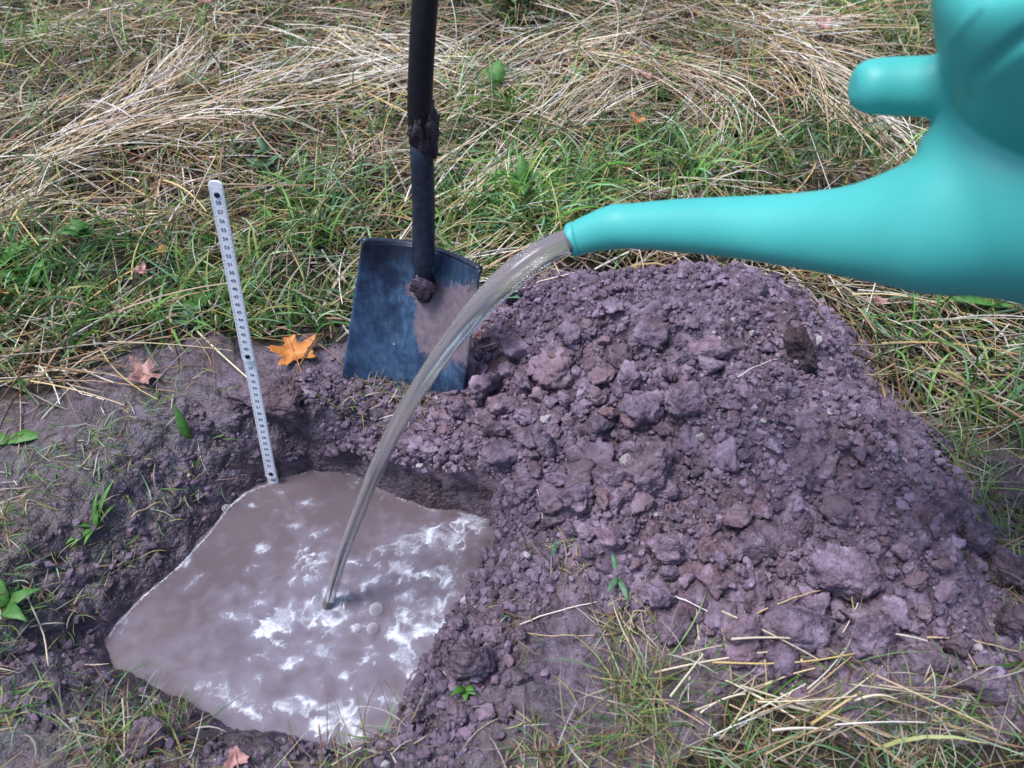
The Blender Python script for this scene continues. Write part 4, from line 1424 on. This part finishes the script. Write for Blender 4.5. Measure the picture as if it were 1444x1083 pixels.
# ------------------------------------------------------------------ fallen leaves
def leaf_material(name, c0, c1, c2):
    m = NT(name); oc = m.coord()
    n = m.noise(90, 6, .65, oc)
    m.l(m.ramp(n, [(.32, c2), (.5, c0), (.68, c1)]), m.b.inputs['Base Color']); m.b.inputs['Roughness'].default_value = .55
    m.l(m.bump(m.noise(240, 4, .6, oc), .5, .0008), m.b.inputs['Normal'])
    tr = m.n('BsdfTranslucent'); tr.inputs['Color'].default_value = (*c0, 1); mx = m.n('MixShader'); mx.inputs[0].default_value = .15
    m.l(m.b.outputs[0], mx.inputs[1]); m.l(tr.outputs[0], mx.inputs[2]); m.l(mx.outputs[0], m.out.inputs['Surface'])
    return m.m


M_leaf_or = leaf_material('leaf_orange', (.60, .22, .04), (.68, .30, .07), (.40, .13, .03))
M_leaf_pk = leaf_material('leaf_pinkish', (.42, .21, .19), (.55, .33, .28), (.24, .09, .07))
M_leaf_rd = leaf_material('leaf_rust', (.48, .15, .05), (.60, .25, .10), (.24, .07, .03))
M_leaf_gr = leaf_material('leaf_green', (.065, .19, .03), (.10, .26, .05), (.04, .12, .02))
M_leaf_gb = leaf_material('leaf_bluish_green', (.09, .20, .10), (.15, .28, .17), (.05, .13, .06))


def fallen_leaf(px, py, size, rotz, lobes, mat, label, seed, curl=.35, tilt=(0.1, 0), lift=.006):
    r = np.random.default_rng(seed)
    n = 72; a = np.linspace(0, 2 * np.pi, n, endpoint=False)
    rad = .50 + .0 * a
    for q in range(lobes):
        ca_ = -np.pi / 2 + 2 * np.pi * (q + .5) / lobes + r.normal(0, .10)
        rad = np.maximum(rad, (.50 + .5 * r.uniform(.75, 1.05) * np.exp(-(np.abs(np.angle(np.exp(1j * (a - ca_)))) / (.95 / lobes * 1.9)) ** 4)) * (1 + .07 * np.sin(a * 13 + q * 2) + .05 * np.sin(a * 29)))
    if lobes: rad = rad * r.uniform(.92, 1.08, n)
    rings = 8; V = [(0, 0, 0)]; 
    for k in range(1, rings + 1):
        t = k / rings
        for j in range(n):
            rr = rad[j] * t * size * .5
            V.append((math.cos(a[j]) * rr, math.sin(a[j]) * rr * .72, 0))
    V = np.array(V)
    q = V / (size * .5)
    V[:, 2] = size * curl * (.28 * np.abs(q[:, 0]) ** 1.6 * np.sign(.5 + r.uniform(-.2, 1)) + .18 * q[:, 1] ** 2 + .12 * perlin(q[:, 0] * 2.2 + seed, q[:, 1] * 2.2))
    Fc = [(0, 1 + j, 1 + (j + 1) % n) for j in range(n)]
    for k in range(rings - 1):
        for j in range(n):
            b = 1 + k * n; Fc.append((b + j, b + n + j, b + n + (j + 1) % n, b + (j + 1) % n))
    p = hit(px, py)
    root = empty('fallen_leaf', (p.x, p.y, float(surf(p.x, p.y)) + lift), (tilt[0], tilt[1], rotz))
    b_ = link('leaf_blade', py_mesh('leaf_blade', V, Fc), root, mat)
    so = b_.modifiers.new('t', 'SOLIDIFY'); so.thickness = .0005
    vein = [Vector((0, -size * .75, .002)), Vector((0, -size * .3, .003)), Vector((0, 0, .001)), Vector((0, size * .3, .004))]
    v, f = loft(tube_rings(vein, [.0009, .0008, .0007, .0003], 6)); link('leaf_stalk', py_mesh('leaf_stalk', v, f), root, mat)
    tag(root, label, 'leaf')


fallen_leaf(416, 503, .078, .5, 5, M_leaf_or, 'bright orange lobed leaf lying flat beside the folding rule', 3, .45, (.35, .1), .010)
fallen_leaf(206, 534, .060, 2.2, 5, M_leaf_pk, 'dull pinkish curled leaf on the mud near the grass edge', 5, .8, (.25, -.2), .008)
fallen_leaf(892, 204, .045, 1.0, 3, M_leaf_rd, 'small orange-brown leaf caught in the straw beyond the stream', 8, .7, (.5, .1), .050)
fallen_leaf(1150, 66, .052, .3, 5, M_leaf_pk, 'small pale orange leaf in the straw behind the can stub', 11, .6, (.4, .1), .050)
fallen_leaf(12, 447, .060, 2.6, 5, M_leaf_rd, 'rusty leaf half hidden in green grass at the frame edge', 12, .6, (.3, 0), .045)
fallen_leaf(214, 413, .030, 1.9, 3, M_leaf_pk, 'tiny pink curled leaf in the green grass behind the rule', 13, .8, (.3, 0), .045)
fallen_leaf(300, 30, .050, .9, 3, M_leaf_pk, 'small pale leaf lying in the straw far behind the rule', 14, .6, (.3, 0), .050)
fallen_leaf(337, 1073, .030, .4, 3, M_leaf_pk, 'pinkish leaf scrap in the mud in front of the pool', 15, .6, (.3, 0), .008)
fallen_leaf(910, 137, .034, 1.4, 3, M_leaf_pk, 'pale pink leaf scrap beneath the bent straw arch', 16, .6, (.3, 0), .045)
fallen_leaf(676, 478, .026, 1.4, 3, M_leaf_pk, 'pinkish leaf scrap between spade blade and heap', 17, .6, (.3, 0), .006)
fallen_leaf(241, 378, .022, .4, 3, M_leaf_rd, 'tiny rusty leaf scrap in the green grass patch', 18, .6, (.3, 0), .040)
fallen_leaf(1228, 446, .028, .4, 3, M_leaf_pk, 'pale leaf scrap behind the crest of the heap', 19, .6, (.3, 0), .030)

# ------------------------------------------------------------------ little weeds, each a rosette of leaves
def leaf_shape(length, width, bend, fold=.25, n=9, wav=0.0):
    V = []; Fc = []
    x = 0; z = 0; pt = bend[0]
    for k in range(n + 1):
        t = k / n
        w = width * math.sin(math.pi * min(1, .12 + t * .9) ** .8) * (1 if t < .97 else .3) * .5
        w *= 1 + wav * math.sin(t * 22)
        V += [(x, -w, z + w * fold), (x, 0, z), (x, w, z + w * fold)]
        x += math.cos(pt) * length / n; z += math.sin(pt) * length / n; pt += (bend[1] - bend[0]) / n
    for k in range(n):
        b = k * 3
        Fc += [(b, b + 3, b + 4, b + 1), (b + 1, b + 4, b + 5, b + 2)]
    return py_mesh('leaf', V, Fc)


def weed(px, py, leaves, mat, label, lift=.0, cat='weed', group=None):
    p = hit(px, py)
    root = empty('weed', (p.x, p.y, float(surf(p.x, p.y)) + lift))
    for (rz, ln_, wd_, b0, b1, wav) in leaves:
        o = link('leaf', leaf_shape(ln_, wd_, (b0, b1), .25, 9, wav), root, mat)
        o.rotation_euler = (0, 0, rz)
        so = o.modifiers.new('t', 'SOLIDIFY'); so.thickness = .0004
    tag(root, label, cat, group)


def ros(n, l0, l1, w0, w1, seed, b0=.7, b1=-.5, wav=.0):
    r = random.Random(seed)
    return [(r.uniform(0, 6.28), r.uniform(l0, l1), r.uniform(w0, w1), b0 + r.uniform(-.3, .3), b1 + r.uniform(-.4, .4), wav) for _ in range(n)]


weed(268, 622, [(2.0, .058, .014, 1.35, .9, .0)], M_leaf_gr, 'single bright green leaf standing in the mud by the pit corner', cat='leaf')
weed(136, 745, [(1.2, .07, .007, .9, .1, 0), (1.5, .05, .006, 1.1, .2, 0), (.9, .04, .009, .8, -.3, 0), (3.9, .05, .008, .4, -.5, 0), (4.2, .04, .007, .5, -.4, 0), (4.6, .03, .006, .5, -.4, 0), (3.4, .03, .005, .9, 0, 0), (1.2, .025, .010, 1.2, .5, 0)], M_leaf_gr, 'tuft of broad green blades on the sloping bank beside the pool')
weed(14, 622, [(3.2, .05, .022, .2, -.3, .1), (.1, .05, .022, .3, -.3, .1)], M_leaf_gr, 'dark green leaf flat on the mud at the frame edge')
weed(10, 862, ros(6, .03, .06, .012, .02, 4, .8, -.3, .1), M_leaf_gr, 'green weed clump at the frame edge beside the bent yellow stalk')
weed(656, 972, ros(5, .016, .03, .006, .009, 5, .9, -.2), M_leaf_gr, 'tiny bright green seedling on the near rim of the pit')
weed(870, 815, ros(5, .02, .04, .004, .007, 6, .7, -.3), M_leaf_gb, 'bluish green sprig above the root tuft at the heap foot')
weed(780, 790, [(1.4, .03, .006, 1.2, .9, 0)], M_leaf_gb, 'single small green blade upright on the bare slope', cat='leaf')
weed(738, 285, [(1.7, .06, .022, 1.2, .4, .12), (4.7, .05, .022, .8, -.4, .12), (2.6, .04, .018, .9, .1, .1), (.6, .04, .018, .8, 0, .1)], M_leaf_gr, 'broad-leaved green weed in the grass just beyond the stream', .03)
weed(700, 142, [(1.4, .05, .035, 1.0, .3, .1), (2.4, .035, .028, .8, .0, .1)], M_leaf_gr, 'small bright green leaf pair in straw beside the spade shaft', .04)
weed(808, 138, [(1.0, .04, .03, .9, .3, .1), (3.0, .03, .03, .8, .3, .1)], M_leaf_gb, 'bluish green leaf pair beneath the pale slanting straws', .03)
weed(650, 22, ros(6, .05, .09, .04, .06, 8, .7, -.2, .1), M_leaf_gb, 'low broad-leaved plant behind the spade shaft at the top edge', .035)
weed(720, 22, ros(5, .04, .08, .035, .05, 9, .7, -.2, .1), M_leaf_gr, 'green broad-leaved plant next to the one behind the shaft', .03)
weed(785, 5, ros(5, .05, .08, .04, .06, 10, .8, -.1, .1), M_leaf_gb, 'pale green broad-leaved plant cut by the top edge', .04)
weed(380, 262, ros(6, .03, .055, .012, .02, 11, 1.0, -.1, .1), M_leaf_gb, 'small pale weed among straw beyond the rule top', .03)
weed(130, 355, ros(6, .03, .05, .02, .03, 12, .9, -.1, .1), M_leaf_gr, 'clover-like weed in the green patch near the frame edge', .03)
weed(270, 465, ros(8, .02, .045, .014, .02, 13, .8, -.2, .12), M_leaf_gb, 'leafy weed in the grass just behind the trodden mud', .012)
weed(290, 445, ros(6, .02, .04, .014, .02, 14, .8, -.2, .12), M_leaf_gr, 'leafy green weed a hand behind the mud edge by the rule', .02)
weed(1395, 456, [(3.1, .10, .022, .3, -.2, .12), (.2, .05, .020, .4, -.2, .1)], M_leaf_gr, 'toothed green leaf lying on the grass below the can', .035)
weed(712, 432, ros(6, .02, .04, .012, .018, 15, .8, -.2, .1), M_leaf_gb, 'pale green weed between stream and heap', .015)
weed(385, 250, ros(3, .03, .05, .012, .018, 16, 1.1, .1, .1), M_leaf_gb, 'pale crumpled weed leaf standing near the rule top', .05)
weed(20, 395, ros(9, .04, .07, .012, .02, 17, 1.0, -.1, .06), M_leaf_gr, 'dense bright green weed clump in the grass at the frame edge', .02)
weed(60, 420, ros(9, .04, .07, .010, .016, 18, 1.0, -.1, .06), M_leaf_gr, 'bright green weed next to the dense clump at the frame edge', .02)
weed(1215, 35, ros(7, .04, .07, .015, .025, 19, 1.0, -.1, .1), M_leaf_gr, 'dark green weed in the straw beside the can body', .03)
weed(820, 590, ros(1, .02, .02, .003, .004, 20, 1.2, .8), M_leaf_gb, 'tiny green shoot among the clods on the heap', cat='shoot')

# root tuft at the heap foot
p = hit(888, 855)
root = empty('root_tuft', (p.x, p.y, float(surf(p.x, p.y))))
for k in range(16):
    a = random.uniform(0, 6.28); l_ = random.uniform(.025, .05); pts = []
    d = Vector((math.cos(a) * .4, math.sin(a) * .4, random.uniform(.1, .8))); q = Vector((random.uniform(-.012, .012), random.uniform(-.008, .008), -.002))
    for s in range(7):
        pts.append(q.copy()); q = q + d * l_ / 6; d = (d + Vector((random.uniform(-.5, .5), random.uniform(-.5, .5), random.uniform(-.6, .25)))).normalized() * .9
        q.z = max(q.z, .001)
    v, f = loft(tube_rings(pts, [.0009] * 7, 5)); me = py_mesh('rootlet', v, f)
    aa = me.color_attributes.new('tint', 'FLOAT_COLOR', 'POINT'); aa.data.foreach_set('color', np.tile([.42, .33, .24, 1], len(me.vertices)).astype(np.float32))
    link('rootlet', me, root, M_straw)
tag(root, 'knot of pale dry roots at the foot of the heap', 'root tuft')
